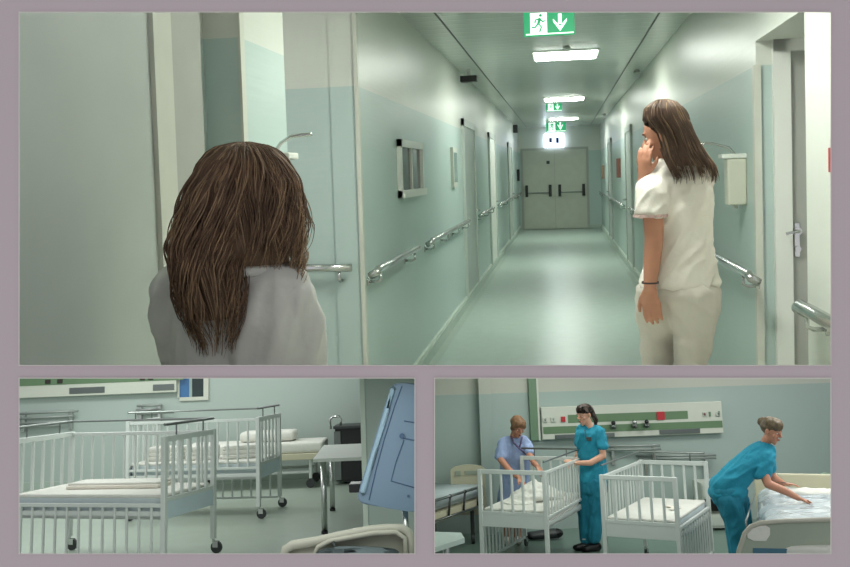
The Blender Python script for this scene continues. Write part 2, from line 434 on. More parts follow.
# exit signs
def exit_sign(px, py, hw, hh, y, label, full=True):
    c = RA.y(px, py, y); s = RA.y(px+1, py, y).x - c.x
    hw *= s; hh *= s
    t = thing('exit_sign', label, 'exit sign', RA, c, 0, 'green exit signs under the corridor ceiling')
    b = MB(); b.box((-hw, 0, -hh), (hw, .03, hh), .003); b.build('housing', sign_green, t)
    for sx in (-.6, .6): b = MB(); b.tube([(hw*sx, .015, hh), (hw*sx, .015, ZC-c.z)], .004); b.build('hanger', steel, t)
    b = MB(); b.box((-hw*.74, -.002, -hh*.86), (-hw*.08, .001, hh*.86)); b.box((-hw*.92, -.002, -hh*.9), (hw*.95, .0005, -hh*.8)); b.build('door_pictogram', sign_white, t)
    b = MB()   # running figure in the doorway
    k = hh
    b.tube([(-hw*.36, -.004, k*.42), (-hw*.42, -.004, -.05*k)], k*.11, 6)
    b.hull([((-hw*.33, -.004, k*.64), (k*.12, .003, k*.12))], seg=8)
    for p in ([(-hw*.42, 0), (-hw*.3, -k*.3), (-hw*.38, -k*.68)], [(-hw*.42, 0), (-hw*.55, -k*.3), (-hw*.68, -k*.28)], [(-hw*.36, k*.35), (-hw*.24, k*.12), (-hw*.16, k*.22)], [(-hw*.38, k*.35), (-hw*.52, k*.3), (-hw*.56, k*.05)]):
        b.tube([(x, -.004, z) for x, z in p], k*.065, 6)
    b.build('running_figure', sign_green, t)
    b = MB()   # down arrow
    b.box((hw*.36, -.003, -k*.1), (hw*.5, 0, k*.7)); b.prism([(hw*.16, -.003, k*.1), (hw*.43, -.003, -k*.68), (hw*.7, -.003, k*.1), (hw*.7, -.003, k*.32), (hw*.43, -.003, -k*.3), (hw*.16, -.003, k*.32)], (0, .003, 0)); b.build('down_arrow', sign_white, t)
exit_sign(549, 23, 25.5, 12.5, 5.4, 'nearest and largest green exit sign with running figure and down arrow')
exit_sign(554, 107, 8, 4.2, 15.5, 'small dim green exit sign behind the second ceiling light')
exit_sign(556, 126, 10, 6, 21.5, 'farthest bright exit sign just above the glowing box over the end door')
# speaker and detectors on ceiling
p = RA.z(466, 72, ZC-.03)
t = thing('wall_speaker', 'small dark box fixed at the left edge of the corridor ceiling', 'camera', RA, (XL+.13, p.y, ZC-.11))
b = MB(); b.box((-.1, -.06, -.03), (.08, .06, .035), .006); b.build('housing', black, t)
b = MB(); b.box((-.03, -.02, .035), (.01, .02, .11)); b.build('bracket', steel, t)
for px, py, lb in ((637, 70, 'nearer round white smoke detector at the right edge of the ceiling'), (605, 114, 'farther tiny smoke detector at the right edge of the ceiling'), (567, 45.5, 'small round detector on the ceiling between exit sign and nearest light')):
    p = RA.z(px, py, ZC); b = MB(); b.hull([((0, 0, -.008), (.04, .04, .018))], seg=12)
    o = b.build('smoke_detector', frame_shade, smooth=True); o.matrix_world = RA.M @ Matrix.Translation(V((p.x, p.y, ZC-.01))); tag(o, lb, 'smoke detector')
for px, py, y, lb in ((515, 129, 21, 'tiny dark box high on the left wall near the end door'), ):
    p = RA.x(px, py, XL+.04); b = MB(); b.box((-.04, -.15, -.09), (.06, .15, .09), .01)
    o = b.build('wall_box', darkgrey); o.matrix_world = RA.M @ Matrix.Translation(p); tag(o, lb, 'wall box')
for px, py, s, x, col, lb in ((520.5, 175, .09, XL+.03, black, 'small dark fire call box at eye height on the far left wall'),
                              (618.5, 168, .1, XR-.03, mat('brown_box', (110, 70, 60), .5), 'small reddish brown box on the right wall beside the nurse'),
                              (603, 172, .1, XR-.03, mat('tan_box', (130, 110, 90), .5), 'faint tan box farther along the right wall')):
    p = RA.x(px, py, x); p.y = min(p.y, 22.4); b = MB(); b.box((-.03, -.12, -s*1.6), (.03, .12, s*1.6), .008)
    o = b.build('call_point', col); o.matrix_world = RA.M @ Matrix.Translation(p); tag(o, lb, 'wall box')

# handrails
def handrail(label, pts, wall, posts, r=.022, ends=(True, True)):
    """pts: polyline of the rail; wall: outward vector from rail to wall"""
    t = thing('handrail', label, 'handrail', RA, pts[0], 0, 'steel handrails along the corridor walls')
    P0 = V(pts[0]); wv = V(wall); L = [V(p)-P0 for p in pts]
    d0 = (L[0]-L[-1]).normalized()
    path = list(L)
    if ends[0]: path = [L[0]+wv*.55+d0*.0+V((0, 0, -.035)), L[0]+V((0, 0, -.01))+d0*.01] + [L[0]-d0*.04] + path[1:]
    b = MB(); b.tube(path, r, 12); b.build('rail', steel, t, smooth=True)
    for q in posts:
        a = L[0].lerp(L[-1], q)
        b = MB(); b.tube([a+V((0, 0, -r)), a+V((0, 0, -.065)), a+V((0, 0, -.075))+wv*.3, a+V((0, 0, -.075))+wv], .009, 8)
        b.tube([a+V((0, 0, -.075))+wv*.9, a+V((0, 0, -.075))+wv], .026, 12); b.build('bracket', steel, t, smooth=True)
zr = .965
handrail('long left-wall handrail section starting beside the passage corner', [(XL+.075, RA.x(377, 262, XL+.075).y, zr), (XL+.075, 6.3, zr)], (-.075, 0, 0), (.06, .9))
handrail('left-wall handrail below and beyond the small window', [(XL+.075, 7.0, zr), (XL+.075, 9.9, zr)], (-.075, 0, 0), (.03, .35, .65, .97))
handrail('left-wall handrail beyond the first left door frame', [(XL+.075, 11.5, zr), (XL+.075, 13.5, zr)], (-.075, 0, 0), (.03, .5, .97))
handrail('farthest left-wall handrail near the end door', [(XL+.075, 15.0, zr), (XL+.075, 22.6, zr)], (-.075, 0, 0), (.03, .25, .5, .75, .97))
handrail('right-wall handrail behind the standing nurse', [(XR-.075, RA.x(750, 268, XR-.075).y, .94), (XR-.075, 7.4, .94)], (.075, 0, 0), (.06, .9))
handrail('right-wall handrail from the nurse towards the corridor end', [(XR-.075, 7.9, .94), (XR-.075, 12.6, .94)], (.075, 0, 0), (.03, .5, .97))
handrail('farthest right-wall handrail near the end door', [(XR-.075, 14.2, .94), (XR-.075, 22.6, .94)], (.075, 0, 0), (.03, .5, .97))
handrail('nearest handrail cut off at the lower right, on the white wall', [(XR-.075, RA.x(798, 296, XR-.075).y, .93), (XR-.075, 2.6, .93)], (.075, 0, 0), (.12, .9), r=.026)
YP = YC-.06
zz = RA.y(330, 268, YP).z
handrail('handrail on the passage wall behind the long-haired woman', [(RA.y(355, 268, YP).x-.02, YP, zz), (RA.y(290, 270, YP).x, YP, zz)], (0, .07, 0), (.2, .95), ends=(False, False))

# soap dispensers with elbow levers
def dispenser(label, loc, nrm, reach=.33):
    """box stands off the wall along nrm; lever swings out above"""
    t = thing('soap_dispenser', label, 'soap dispenser', RA, loc)
    n = V(nrm)
    a = V((0, -.055, -.15)); c = n*.1 + V((0, .055, .1))
    b = MB(); b.box(a, c, .012); b.build('body', mat('dispenser_white', (206, 206, 190), .4), t)
    b = MB(); b.box(n*.0+V((0, -.06, .1)), n*.13+V((0, .06, .125)), .008); b.build('cap', white_paint, t)
    b = MB(); b.tube([n*.05+V((0, 0, .12)), n*.08+V((0, 0, .16)), n*(.05+reach*.35)+V((0, 0, .185)), n*reach+V((0, 0, .19))], .007, 8); b.build('elbow_lever', steel, t, smooth=True)
    b = MB(); b.tube([n*.05+V((0, 0, -.15)), n*.05+V((0, 0, -.17))], .012, 8); b.build('nozzle', white_paint, t)
pz = RA.x(741, 173, XR).z
dispenser('cream soap dispenser with elbow lever on right wall beside the nurse', (XR, RA.x(745, 173, XR).y, pz-.02), (-1, 0, 0))
dispenser('soap dispenser with elbow lever behind the long-haired woman\'s head', (XL, 3.2, RA.x(285, 150, XL+.1).z-.135), (1, 0, 0), .2)
dispenser('soap dispenser at the extreme right edge of the corridor', (XR, 2.9, RA.x(828, 128, XR-.1).z-.17), (-1, 0, 0), .13)
p = RA.x(829, 160, XR-.01)
b = MB(); b.box((-.008, -.12, -.045), (.0, .12, .045), .003); o = b.build('wall_notice', red); o.matrix_world = RA.M @ Matrix.Translation(V((XR, p.y-.1, p.z))); tag(o, 'small red-edged notice on the white wall at the far right', 'notice')

# ================================================================= PEOPLE HELPERS
def align(d, n):
    """matrix whose -Z is d and -Y close to n"""
    z = -V(d).normalized(); y = -V(n); y = (y - z*y.dot(z)).normalized(); x = y.cross(z)
    return Matrix((x, y, z)).transposed().to_4x4()
def hand(b, wrist, d, palm, curl=.5, thumb=1, s=1.0, spread=0.0):
    M = Matrix.Translation(V(wrist)) @ align(d, palm) @ Matrix.Scale(s, 4)
    b.chain([((0, 0, .02), (.024, .017, .02)), ((0, 0, -.02), (.03, .014, .02)), ((0, -.002, -.078), (.038, .012, .012))], M, 10)
    for i, (x, L) in enumerate(((.031, .066), (.0105, .076), (-.0105, .072), (-.031, .056))):
        p = V((x*thumb, 0, -.082)); a = curl*.45; pts = [(p+V((0, 0, .02)), .0095), (p, .009)]
        for k, f in enumerate((.45, .32, .25)):
            p = p + V((spread*x*thumb*.6*(1-k*.2), -math.sin(a), -math.cos(a)))*L*f; a += curl*(.75-.1*k)
            pts.append((p, .0084-.0009*k))
        b.chain([(q, r) for q, r in pts], M, 8)
    t = thumb
    b.chain([((.02*t, 0, -.015), .014), ((.042*t, -.012, -.042), .012), ((.054*t, -.02, -.07), .0098), ((.056*t, -.026, -.092), .008)], M, 8)
def head_mtx(c, yaw=0, pitch=0, roll=0, s=1.0):
    """face looks along -Y at yaw 0; yaw -90 looks to -X; pitch>0 looks down"""
    return Matrix.Translation(V(c)) @ Matrix.Rotation(math.radians(yaw), 4, 'Z') @ Matrix.Rotation(math.radians(pitch), 4, 'X') @ Matrix.Rotation(math.radians(roll), 4, 'Y') @ Matrix.Scale(s, 4)
def head(b, M):
    b.chain([((0, .018, .035), (.074, .09, .088)), ((0, -.012, .03), (.068, .078, .082))], M, 16)
    b.chain([((0, -.01, 0), (.062, .07, .07)), ((0, -.03, -.05), (.05, .052, .045)), ((0, -.066, -.094), (.02, .018, .02))], M, 14)
    b.chain([((0, -.082, .022), (.009, .01, .012)), ((0, -.108, -.014), (.011, .012, .01)), ((0, -.094, -.022), (.018, .008, .008))], M, 8)
    b.chain([((-.035, -.083, .03), (.016, .006, .006)), ((.035, -.083, .03), (.016, .006, .006))], M, 8)
    for sx in (-1, 1):
        b.hull([((sx*.047, -.062, -.02), (.022, .02, .02))], M, 8)
        b.hull([((sx*.076, .012, -.005), (.01, .018, .03))], M, 8)
    b.hull([((0, -.092, -.048), (.022, .008, .006)), ((0, -.089, -.06), (.018, .009, .006))], M, 8)
def face(M, parent):
    b = MB()
    for sx in (-1, 1): b.hull([((sx*.031, -.0735, .008), (.012, .011, .0068))], M, 10)
    b.build('eyes', eye_white, parent, True)
    b = MB()
    for sx in (-1, 1): b.hull([((sx*.031, -.0822, .008), (.0058, .004, .0058))], M, 8)
    b.build('irises', iris, parent, True)
    b = MB(); b.hull([((0, -.098, -.049), (.023, .0055, .0045)), ((0, -.096, -.056), (.017, .006, .004))], M, 10); b.build('mouth', lips, parent, True)
def brows(M, parent, m):
    b = MB()
    for sx in (-1, 1): b.chain([((sx*.016, -.088, .029), (.004, .003, .0025)), ((sx*.034, -.086, .034), (.004, .003, .0028)), ((sx*.05, -.075, .029), (.003, .003, .002))], M, 6)
    b.build('eyebrows', m, parent, True)

def hair_env(b, env, yc, n, seglen, rad, waves, mats=2, tips=(.6, 1.0), seed=1, back=-1, full=False, curl=1.0, vol=.9, lt=.3):
    """env: list of (z, left x, right x, depth) from crown down. Volume + strands following it."""
    rnd = random.Random(seed)
    def at(z):
        for a, c in zip(env, env[1:]):
            if a[0] >= z >= c[0]:
                t = (a[0]-z)/(a[0]-c[0]); return [a[i]+(c[i]-a[i])*t for i in range(1, len(a))]
        return list(env[0][1:]) if z > env[0][0] else list(env[-1][1:])
    b.m(0)
    b.loft([((((e[1]+e[2])/2), yc if len(e) < 5 else e[4], e[0]), max(.004, (e[2]-e[1])/2*(.93+(vol-.93)*min(1, i/5))), max(.004, e[3]*(.93+(vol-.93)*min(1, i/5)))) for i, e in enumerate(env[:-1] if vol < .78 else env)], 28)
    z0, z1 = env[0][0], env[-1][0]
    for i in range(n):
        b.m(1 if rnd.random() < lt and mats > 1 else 0)
        a = rnd.uniform(0, PI) if not full else rnd.uniform(0, 2*PI)
        ca, sa = math.cos(a), math.sin(a)
        zt = z0+(z1-z0)*rnd.uniform(*tips); zs = z0-rnd.random()**2*(z0-z1)*.25
        ph = 5*math.sin(a*4.3+seed)+rnd.gauss(0, .55); am = rnd.uniform(.55, 1.1)*waves; fr = (27+4*math.sin(a*7+seed))*curl; k = rnd.uniform(.86, 1.04)
        pts, rs = [], []; N = max(6, int((zs-zt)/seglen))
        for j in range(N+1):
            t = j/N; z = zs+(zt-zs)*t; e = at(z); hw = (e[1]-e[0])/2; cx = (e[0]+e[1])/2
            y0 = yc if len(e) < 4 else e[3]
            w = am*min(1, t*2.5)
            x = cx+ca*hw*k+math.sin(z*fr+ph)*w; y = y0+back*sa*e[2]*k+math.cos(z*fr*1.1+ph)*w*.8
            pts.append((x, y, z)); rs.append(rad*(1-.75*t**3)*(.5 if j == 0 else 1))
        b.tube(pts, rs, 4, False)

# ================================================================= WOMAN WITH LONG WAVY HAIR (back view, near)
Y1 = 2.15
base = RA.y(240, 300, Y1); base.z = 0
t = thing('person', 'woman with long wavy brown hair seen from behind in a white coat', 'person', RA, base)
def P(px, py, dy=0): return RA.y(px, py, Y1+dy) - base
S1 = (P(241, 200)-P(240, 200)).x
b = MB()
hc = P(241, 205, .02)
Mh = head_mtx(hc, 170, 6)
head(b, Mh)
b.chain([(hc+V((0, -.01, -.06)), (.052, .055, .04)), (P(240, 272, .0), (.055, .055, .05)), (P(240, 292), (.09, .07, .05))])
b.chain([(P(240, 292), (.09, .07, .05)), (P(240, 380), (.10, .08, .05))])
for px in (192, 290): b.chain([(P(240, 292), .04), (P(px, 300, .02), .035), (P(px, 318, .05), .035), (P(px-3, 380, .1), .032)])
b.flesh('body', skin, t, voxel=.007)
face(Mh, t)
b = MB()
# coat: shoulders, back, upper arms
b.chain([(P(212, 276), (.10, .075, .05)), (P(272, 282), (.10, .075, .05))])
b.chain([(P(216, 268), (.06, .06, .03)), (P(262, 272), (.06, .06, .03))])
b.chain([(P(215, 284), (.11, .085, .05)), (P(214, 320), (.105, .10, .06)), (P(216, 390), (.10, .10, .06))])
b.chain([(P(268, 290), (.10, .085, .05)), (P(268, 320), (.105, .10, .06)), (P(266, 390), (.10, .10, .06))])
b.chain([(P(170, 291, .0), (.052, .06, .05)), (P(175, 318, .01), (.054, .06, .06)), (P(192, 380, .05), (.05, .055, .06))])
b.chain([(P(295, 296, .0), (.058, .062, .05)), (P(299, 325, .01), (.058, .062, .06)), (P(304, 390, .05), (.052, .058, .06))])
b.hull([(P(190, 280), (.07, .065, .045)), (P(172, 290), (.05, .055, .045))]); b.hull([(P(270, 280), (.07, .065, .045)), (P(293, 296), (.055, .058, .045))])
folds(b.flesh('coat', coat, t, voxel=.007, smooth=4), .012, (.45, 0, 1), 12, .3, 3)
# collar + back seams
b = MB(); b.chain([(P(212, 265, -.05), (.02, .012, .014)), (P(240, 272, -.075), (.02, .012, .016)), (P(268, 269, -.05), (.02, .012, .014))])
b.flesh('collar', coat, t, voxel=.006, smooth=3)
b = MB()
def E(py, xl, xr, d, yc=-.02): return (P(240, py, yc-d*.6).z, P(xl, py, yc).x, P(xr, py, yc).x, d, yc)
env = [E(142, 234, 250, .01, .0), E(145, 218, 266, .05, .0), E(151, 209, 277, .08, 0), E(163, 203, 288, .105, 0), E(182, 198, 297, .12, 0), E(205, 193, 303, .125, 0), E(228, 184, 307, .12, -.01), E(248, 180, 304, .11, -.02), E(266, 176, 296, .08, -.03)]
hair_env(b, env, 0, 900, .010, .0019, .017, seed=3, tips=(.55, 1.04), curl=.9, vol=.84)
env = [E(146, 222, 256, .05, -.01), E(160, 205, 268, .10, -.015), E(185, 196, 262, .13, -.01), E(215, 187, 258, .135, -.01), E(245, 179, 252, .13, -.025), E(268, 180, 248, .12, -.045), E(295, 180, 247, .10, -.06), E(320, 186, 243, .07, -.08), E(345, 198, 234, .03, -.095)]
hair_env(b, env, 0, 800, .010, .0019, .018, seed=9, tips=(.4, 1.06), curl=.8, vol=.7)
b.build('hair', [hair_br, hair_lt], t, True)
b = MB(); rnd = random.Random(5)
for i in range(150):   # loose lighter curls on the right side and flyaways
    z0 = rnd.uniform(178, 228); x0 = min(rnd.uniform(280, 306), 283+(z0-165)*.4); L = rnd.uniform(45, 75) if i > 12 else 110
    ph = rnd.uniform(0, 6.28); pts = []
    for j in range(16):
        u = j/15; q = P(x0+math.sin(u*11+ph)*3.2*min(1, u*3)+u*5-(x0-298)*.5*u, min(345, z0+u*L), -.03+.03*math.cos(u*11+ph)+.02*u)
        pts.append(q)
    b.tube(pts, [.0017*(1-.6*(j/15)) for j in range(16)], 4, False)
b.build('loose_curls', hair_lt, t, True); b = MB()
for i in range(36):
    x0 = rnd.uniform(182, 204); z0 = rnd.uniform(190, 240); L = rnd.uniform(50, 90); ph = rnd.uniform(0, 6.28)
    b.tube([P(x0+math.sin(j*.8+ph)*2.2-j*.3, z0+L*j/13, -.05) for j in range(14)], .0014, 4, False)
b.build('flyaway_strands', hair_lt, t, True)

# ================================================================= NURSE IN WHITE TUNIC (walking away at right)
Y2 = 3.72
base = RA.y(677, 300, Y2); base.z = 0
t = thing('person', 'nurse in white tunic and off-white trousers walking away, hand raised to mouth', 'person', RA, base)
def P(px, py, dy=0): return RA.y(px, py, Y2+dy) - base
def r(px): return px*S2
S2 = (P(678, 200)-P(677, 200)).x
b = MB()
hc = P(667, 136, .0)
Mh = head_mtx(hc, -118, 14, 0, .97)
head(b, Mh)
b.chain([(P(678, 160, .01), (.05, .052, .04)), (P(682, 176, .02), (.06, .055, .04))])
# left arm hanging (nearer to the camera)
b.chain([(P(652, 190, -.06), r(11.5)), (P(653, 212, -.08), r(11)), (P(654, 238, -.09), r(9.6)), (P(652, 262, -.10), r(8.8)), (P(650, 286, -.12), r(6.4))], seg=14)
hand(b, P(650, 288, -.12), P(653, 322, -.13)-P(650, 288, -.12), (.35, 1, 0), .5, 1, .98)
# right arm folded up to the mouth (far side)
b.chain([(P(664, 176, .16), r(11)), (P(644, 204, .15), r(9.5)), (P(643, 180, -.04), r(6.0))], seg=12)
hand(b, P(643, 176, -.05), P(645, 148, -.06)-P(643, 176, -.05), (.5, .9, .1), .35, 1, .82, .45)
b.chain([(P(682, 176, .02), .05), (P(680, 230), .07), (P(676, 300), .07)]); b.chain([(P(668, 298, .04), .06), (P(657, 335, .07), .045), (P(657, 395, .1), .035)]); b.chain([(P(685, 298), .06), (P(693, 335, -.04), .045), (P(692, 395, -.05), .035)]); b.chain([(P(682, 180, .02), .04), (P(654, 188, -.05), .04)]); b.chain([(P(682, 180, .02), .04), (P(664, 178, .15), .04)])
b.flesh('body', skin_tan, t, voxel=.0048, smooth=5)
face(Mh, t); brows(Mh, t, hair_dk)
b = MB()   # tunic
b.chain([(P(668, 168, .05), (.07, .07, .03)), (P(690, 172, .02), (.085, .07, .03))])
b.chain([(P(664, 178, .06), (.09, .08, .05)), (P(690, 181, .0), (.095, .085, .05))])
b.chain([(P(672, 184, .03), (.125, .10, .06)), (P(677, 215, .02), (.13, .105, .08)), (P(682, 245, .01), (.115, .10, .08)), (P(681, 268, .01), (.14, .115, .06)), (P(679, 283, .01), (.158, .13, .03))], seg=18)
b.chain([(P(690, 190, .0), (.09, .085, .06)), (P(688, 230, .0), (.09, .085, .06)), (P(686, 260, .0), (.10, .10, .06))])
b.chain([(P(662, 172, -.0), (.055, .06, .05)), (P(653, 190, -.06), (.064, .062, .05)), (P(651, 212, -.08), (.064, .062, .025))], seg=14)
b.chain([(P(668, 174, .12), (.055, .06, .05)), (P(650, 192, .15), (.06, .055, .03))], seg=12)
folds(b.flesh('tunic', tunic, t, voxel=.007, smooth=4), .010, (.6, 0, .8), 13, .25, 1)
b = MB()   # embroidered sleeve trim
b.loft([(P(650.5, 214, -.08), .067, .065), (P(650.4, 217, -.08), .0675, .0655)], 24, False); b.build('sleeve_trim', print_trim, t, True)
b = MB(); b.chain([(P(672, 164, -.03), (.03, .01, .012)), (P(690, 168, -.055), (.03, .012, .014)), (P(700, 172, -.03), (.02, .012, .012))]); b.flesh('collar', tunic, t, voxel=.005, smooth=3)
b = MB()   # trousers
b.chain([(P(668, 290, .02), (.125, .12, .05)), (P(686, 290, .0), (.125, .12, .05))])
b.chain([(P(665, 292, .04), (.115, .12, .05)), (P(660, 312, .05), (.10, .11, .06)), (P(657, 335, .07), (.068, .08, .05)), (P(657, 395, .1), (.054, .06, .06))], seg=16)
b.chain([(P(688, 292, -.01), (.125, .125, .05)), (P(692, 312, -.02), (.105, .115, .06)), (P(693, 335, -.04), (.072, .085, .05)), (P(692, 395, -.06), (.056, .06, .06))], seg=16)
folds(b.flesh('trousers', trous, t, voxel=.007, smooth=4), .008, (.7, 0, -.5), 12, .3, 5)
b = MB(); b.loft([(P(650.2, 281.6, -.117), .033, .033), (P(650.2, 283.4, -.118), .0335, .0335)], 16, False); b.build('wristband', mat('dark_wristband', (60, 48, 50), .5), t, True)
# hair: cap on the skull and long straight-ish fall down the back
b = MB()
b.m(0)
n = MB(); n.chain([((0, .02, .05), (.082, .088, .088)), ((0, -.008, .078), (.074, .07, .064))], Mh, 20); n.chain([((0, .035, .03), (.08, .07, .08)), ((0, .04, -.06), (.072, .05, .06))], Mh, 16); b.merge(n)
def E(py, xl, xr, d, yc): return (P(677, py).z, P(xl, py).x, P(xr, py).x, d, yc)
env = [E(99, 657, 668, .03, .0), E(102, 651, 676, .08, .0), E(108, 645, 681, .106, 0), E(119, 645, 686, .118, 0), E(131, 654, 691, .112, -.005), E(144, 659, 697, .10, -.02), E(156, 662, 704, .085, -.045), E(166, 667, 711, .06, -.075), E(178, 673, 713, .03, -.09)]
hair_env(b, env, 0, 1000, .012, .0021, .007, seed=11, tips=(.55, 1.08), full=True, curl=.6, vol=.77, lt=.14)
b.build('hair', [hair_ch, hair_lt], t, True)

# ================================================================= ROOM SHELLS BELOW
def quadwall(name, room, p, q, z0, z1, mats, thick=.06, split=None):
    """vertical wall from p to q (xy)"""
    p, q = V((p[0], p[1], 0)), V((q[0], q[1], 0)); d = (q-p).normalized(); n = V((-d.y, d.x, 0))*thick
    b = MB()
    def seg(a, c, mi):
        b.m(mi).prism([p+V((0, 0, a)), q+V((0, 0, a)), q+V((0, 0, c)), p+V((0, 0, c))], n)
    if split: seg(z0, split, 0); seg(split, z1, 1)
    else: seg(z0, z1, 0)
    return struct(name, b, mats, room)
DB = 13.0
quadwall('wall_back', RB, (-7.5, DB), (.35, DB), 0, 2.75, b_wall)
quadwall('wall_left', RB, (-7.5, 2.2), (-7.5, DB), 0, 2.75, b_wall, .05)
b = MB(); b.box((-7.5, 2.3, -.05), (.45, DB+.1, 0)); struct('floor', b, b_floor, RB)
b = MB(); b.box((-7.4, DB-.03, 0), (.3, DB-.001, .1)); struct('baseboard_back', b, cove, RB)
# projecting wall end at the right of the room
yw = 7.85; pw = RB.y(365, 529, yw)
xw1 = RB.y(423, 470, yw).x
b = MB(); b.box((pw.x, yw, 0), (xw1+.3, yw+.12, 2.7)); struct('wall_right', b, b_wall, RB)
b = MB(); b.box((pw.x-.012, yw-.012, 0), (pw.x+.03, yw+.01, 2.7)); struct('trim_5', b, cove_line, RB)
# room C
def wy(x): return 12.2 + .2*x*.6
xc = RC.y(487, 450, 12.3).x
def wy(x): return 12.2+.12*x
x9 = RC.y(428, 450, 12.2).x
quadwall('wall_back', RC, (x9, wy(x9)), (7.2, wy(7.2)), 0, 3.0, [c_low, c_up], .06, split=1.78)
b = MB(); xa = RC.y(481, 450, 12.1).x; b.box((xa, wy(xa)-.14, 0), (xc+.07, wy(xc)-.01, 1.78)); b.m(1).box((xa, wy(xa)-.14, 1.78), (xc+.07, wy(xc)-.01, 3)); struct('wall_pier', b, [c_low, c_up], RC)
b = MB(); b.box((0, 3.2, -.05), (7.3, 13.4, 0)); struct('floor', b, c_floor, RC)
quadwall('wall_right', RC, (7.2, 13.1), (7.2, 5.0), 0, 3.0, [c_low, c_up], .05, split=1.78)

# ================================================================= CRIBS
def crib(room, label, loc, rotz, sides=('up', 'up'), W=.73, L=1.38, H=1.05, ZF=.45, group='white barred hospital cribs', rods=True, bed=sheet_g, front=True, board=crib_b):
    """length along local y; sides: left(-x), right(+x) rails up or dropped"""
    t = thing('hospital_crib', label, 'crib', room, loc, rotz, group)
    hw, hl = W/2, L/2
    for sx in (-1, 1):
        for sy in (-1, 1):
            b = MB(); b.box((sx*hw-.021, sy*hl-.021, .12), (sx*hw+.021, sy*hl+.021, H), .006); lg = b.build('leg', crib_w, t)
            b = MB(); b.tube([(sx*hw, sy*hl, .13), (sx*hw, sy*hl, .09)], .012)
            b.box((sx*hw-.018, sy*hl-.0, .05), (sx*hw-.012, sy*hl+.05, .1)); b.box((sx*hw+.012, sy*hl, .05), (sx*hw+.018, sy*hl+.05, .1)); cs = b.build('caster_fork', steel, lg)
            b = MB(); b.tube([(sx*hw-.012, sy*hl+.03, .05), (sx*hw+.012, sy*hl+.03, .05)], .05, 16); b.build('wheel', rubber, cs)
    for sy in (-1, 1):
        b = MB(); y = sy*hl
        b.m(0).box((-hw, y-.016, H-.045), (hw, y+.016, H), .006); b.box((-hw, y-.014, ZF+.13), (hw, y+.014, ZF+.16))
        n = 6
        for k in range(1, n): b.tube([(-hw+W*k/n, y, ZF+.15), (-hw+W*k/n, y, H-.03)], .015, 8)
        b.m(1).box((-hw, y-.012, ZF), (hw, y+.012, ZF+.13), .004); b.build('end_panel', [crib_w, board], t)
        if rods and (front or sy > 0):
            b = MB(); b.tube([(-hw, y, H+.09), (hw, y, H+.09)], .012); b.tube([(-hw*.55, y, H), (-hw*.55, y, H+.09)], .007); b.tube([(hw*.55, y, H), (hw*.55, y, H+.09)], .007)
            b.build('top_rod', dark_steel, t)
    for sx, st in zip((-1, 1), sides):
        x = sx*(hw+.0); zt, zb = (H-.01, ZF+.1) if st == 'up' else (ZF+.12, .1)
        b = MB(); b.box((x-.014, -hl+.02, zt-.03), (x+.014, hl-.02, zt), .005); b.box((x-.012, -hl+.02, zb), (x+.012, hl-.02, zb+.025), .005)
        n = 13
        for k in range(1, n): b.tube([(x, -hl+L*k/n, zb+.01), (x, -hl+L*k/n, zt-.015)], .0115, 8)
        b.build('side_rail', crib_w, t)
    if rods and sides[0] == 'up' or rods and sides[1] == 'up':
        for sx, st in zip((-1, 1), sides):
            if st == 'up':
                b = MB(); b.tube([(sx*hw, -hl, H+.09), (sx*hw, hl, H+.09)], .009); b.build('top_rod', dark_steel, t)
    b = MB()
    for sx in (-1, 1): b.box((sx*hw-.03*(sx > 0)-.0, -hl, ZF+.0), (sx*hw+.03*(sx < 0), hl, ZF+.06))
    b.box((-hw, -hl, ZF+.0), (hw, hl, ZF+.025)); b.build('base_frame', crib_w, t)
    b = MB(); b.box((-hw+.03, -hl+.025, ZF+.03), (hw-.03, hl-.025, ZF+.17), .03); b.build('mattress', bed, t, True)
    b = MB(); b.box((-hw+.026, -hl+.02, ZF+.155), (hw-.026, hl-.02, ZF+.185), .014); b.build('sheet', sheet, t, True)
    return t
def local(room, loc, rotz, p):
    return (Matrix.Translation(V(loc)) @ Matrix.Rotation(rotz, 4, 'Z')) @ V(p)

# ---- room B
a0, a1 = -0.281, -0.281
c0 = V((-2.705, 7.829, 0)) + Matrix.Rotation(a0, 3, 'Z') @ V((.72, -.38, 0))       # its near right corner stays where it stands
lB1 = tuple(c0 - Matrix.Rotation(a1, 3, 'Z') @ V((.72, -.38, 0))); rB1 = a1-PI/2
crib(RB, 'large white crib in the foreground with its near side rail dropped', lB1, rB1, ('up', 'down') if False else ('up', 'down'), W=.758, L=1.44, H=1.03, ZF=.40, bed=sheet_g)
lB2, rB2 = (-2.513, 10.176, 0), -0.127-PI/2
crib(RB, 'farther white crib holding white linens, before the adult bed', lB2, rB2, ('down', 'up'), W=.758, L=1.44, H=1.03, ZF=.40)
t = thing('folded_pad', 'cream folded pad lying on the mattress of the foreground crib', 'pad', RB, local(RB, lB1, rB1, (-.1, .0, .585)), rB1+PI/2+.1)
b = MB(); b.box((-.42, -.16, 0), (.42, .16, .03), .012); b.build('lower_fold', pad, t, True)
b = MB(); b.box((-.42, -.13, .026), (.4, .16, .048), .01); b.build('upper_fold', sheet, t, True)
for k, (lx, ly, w) in enumerate(((.0, -.45, .2), (.03, -.02, .17), (-.02, .4, .2))):
    p = local(RB, lB2, rB2, (lx, ly, .585)); b = MB()
    for q in range(3): b.box((-w, -w*.8, .045*q), (w, w*.8, .045*q+.05), .02)
    o = b.build('folded_linen', sheet, smooth=True); o.matrix_world = RB.M @ Matrix.Translation(p) @ Matrix.Rotation(.1*k, 4, 'Z')
    tag(o, ['folded white linen on the farther crib, nearest its right end', 'folded white linen in the middle of the farther crib', 'folded white linen at the left end of the farther crib'][k], 'linen', 'folded linens in the farther crib')

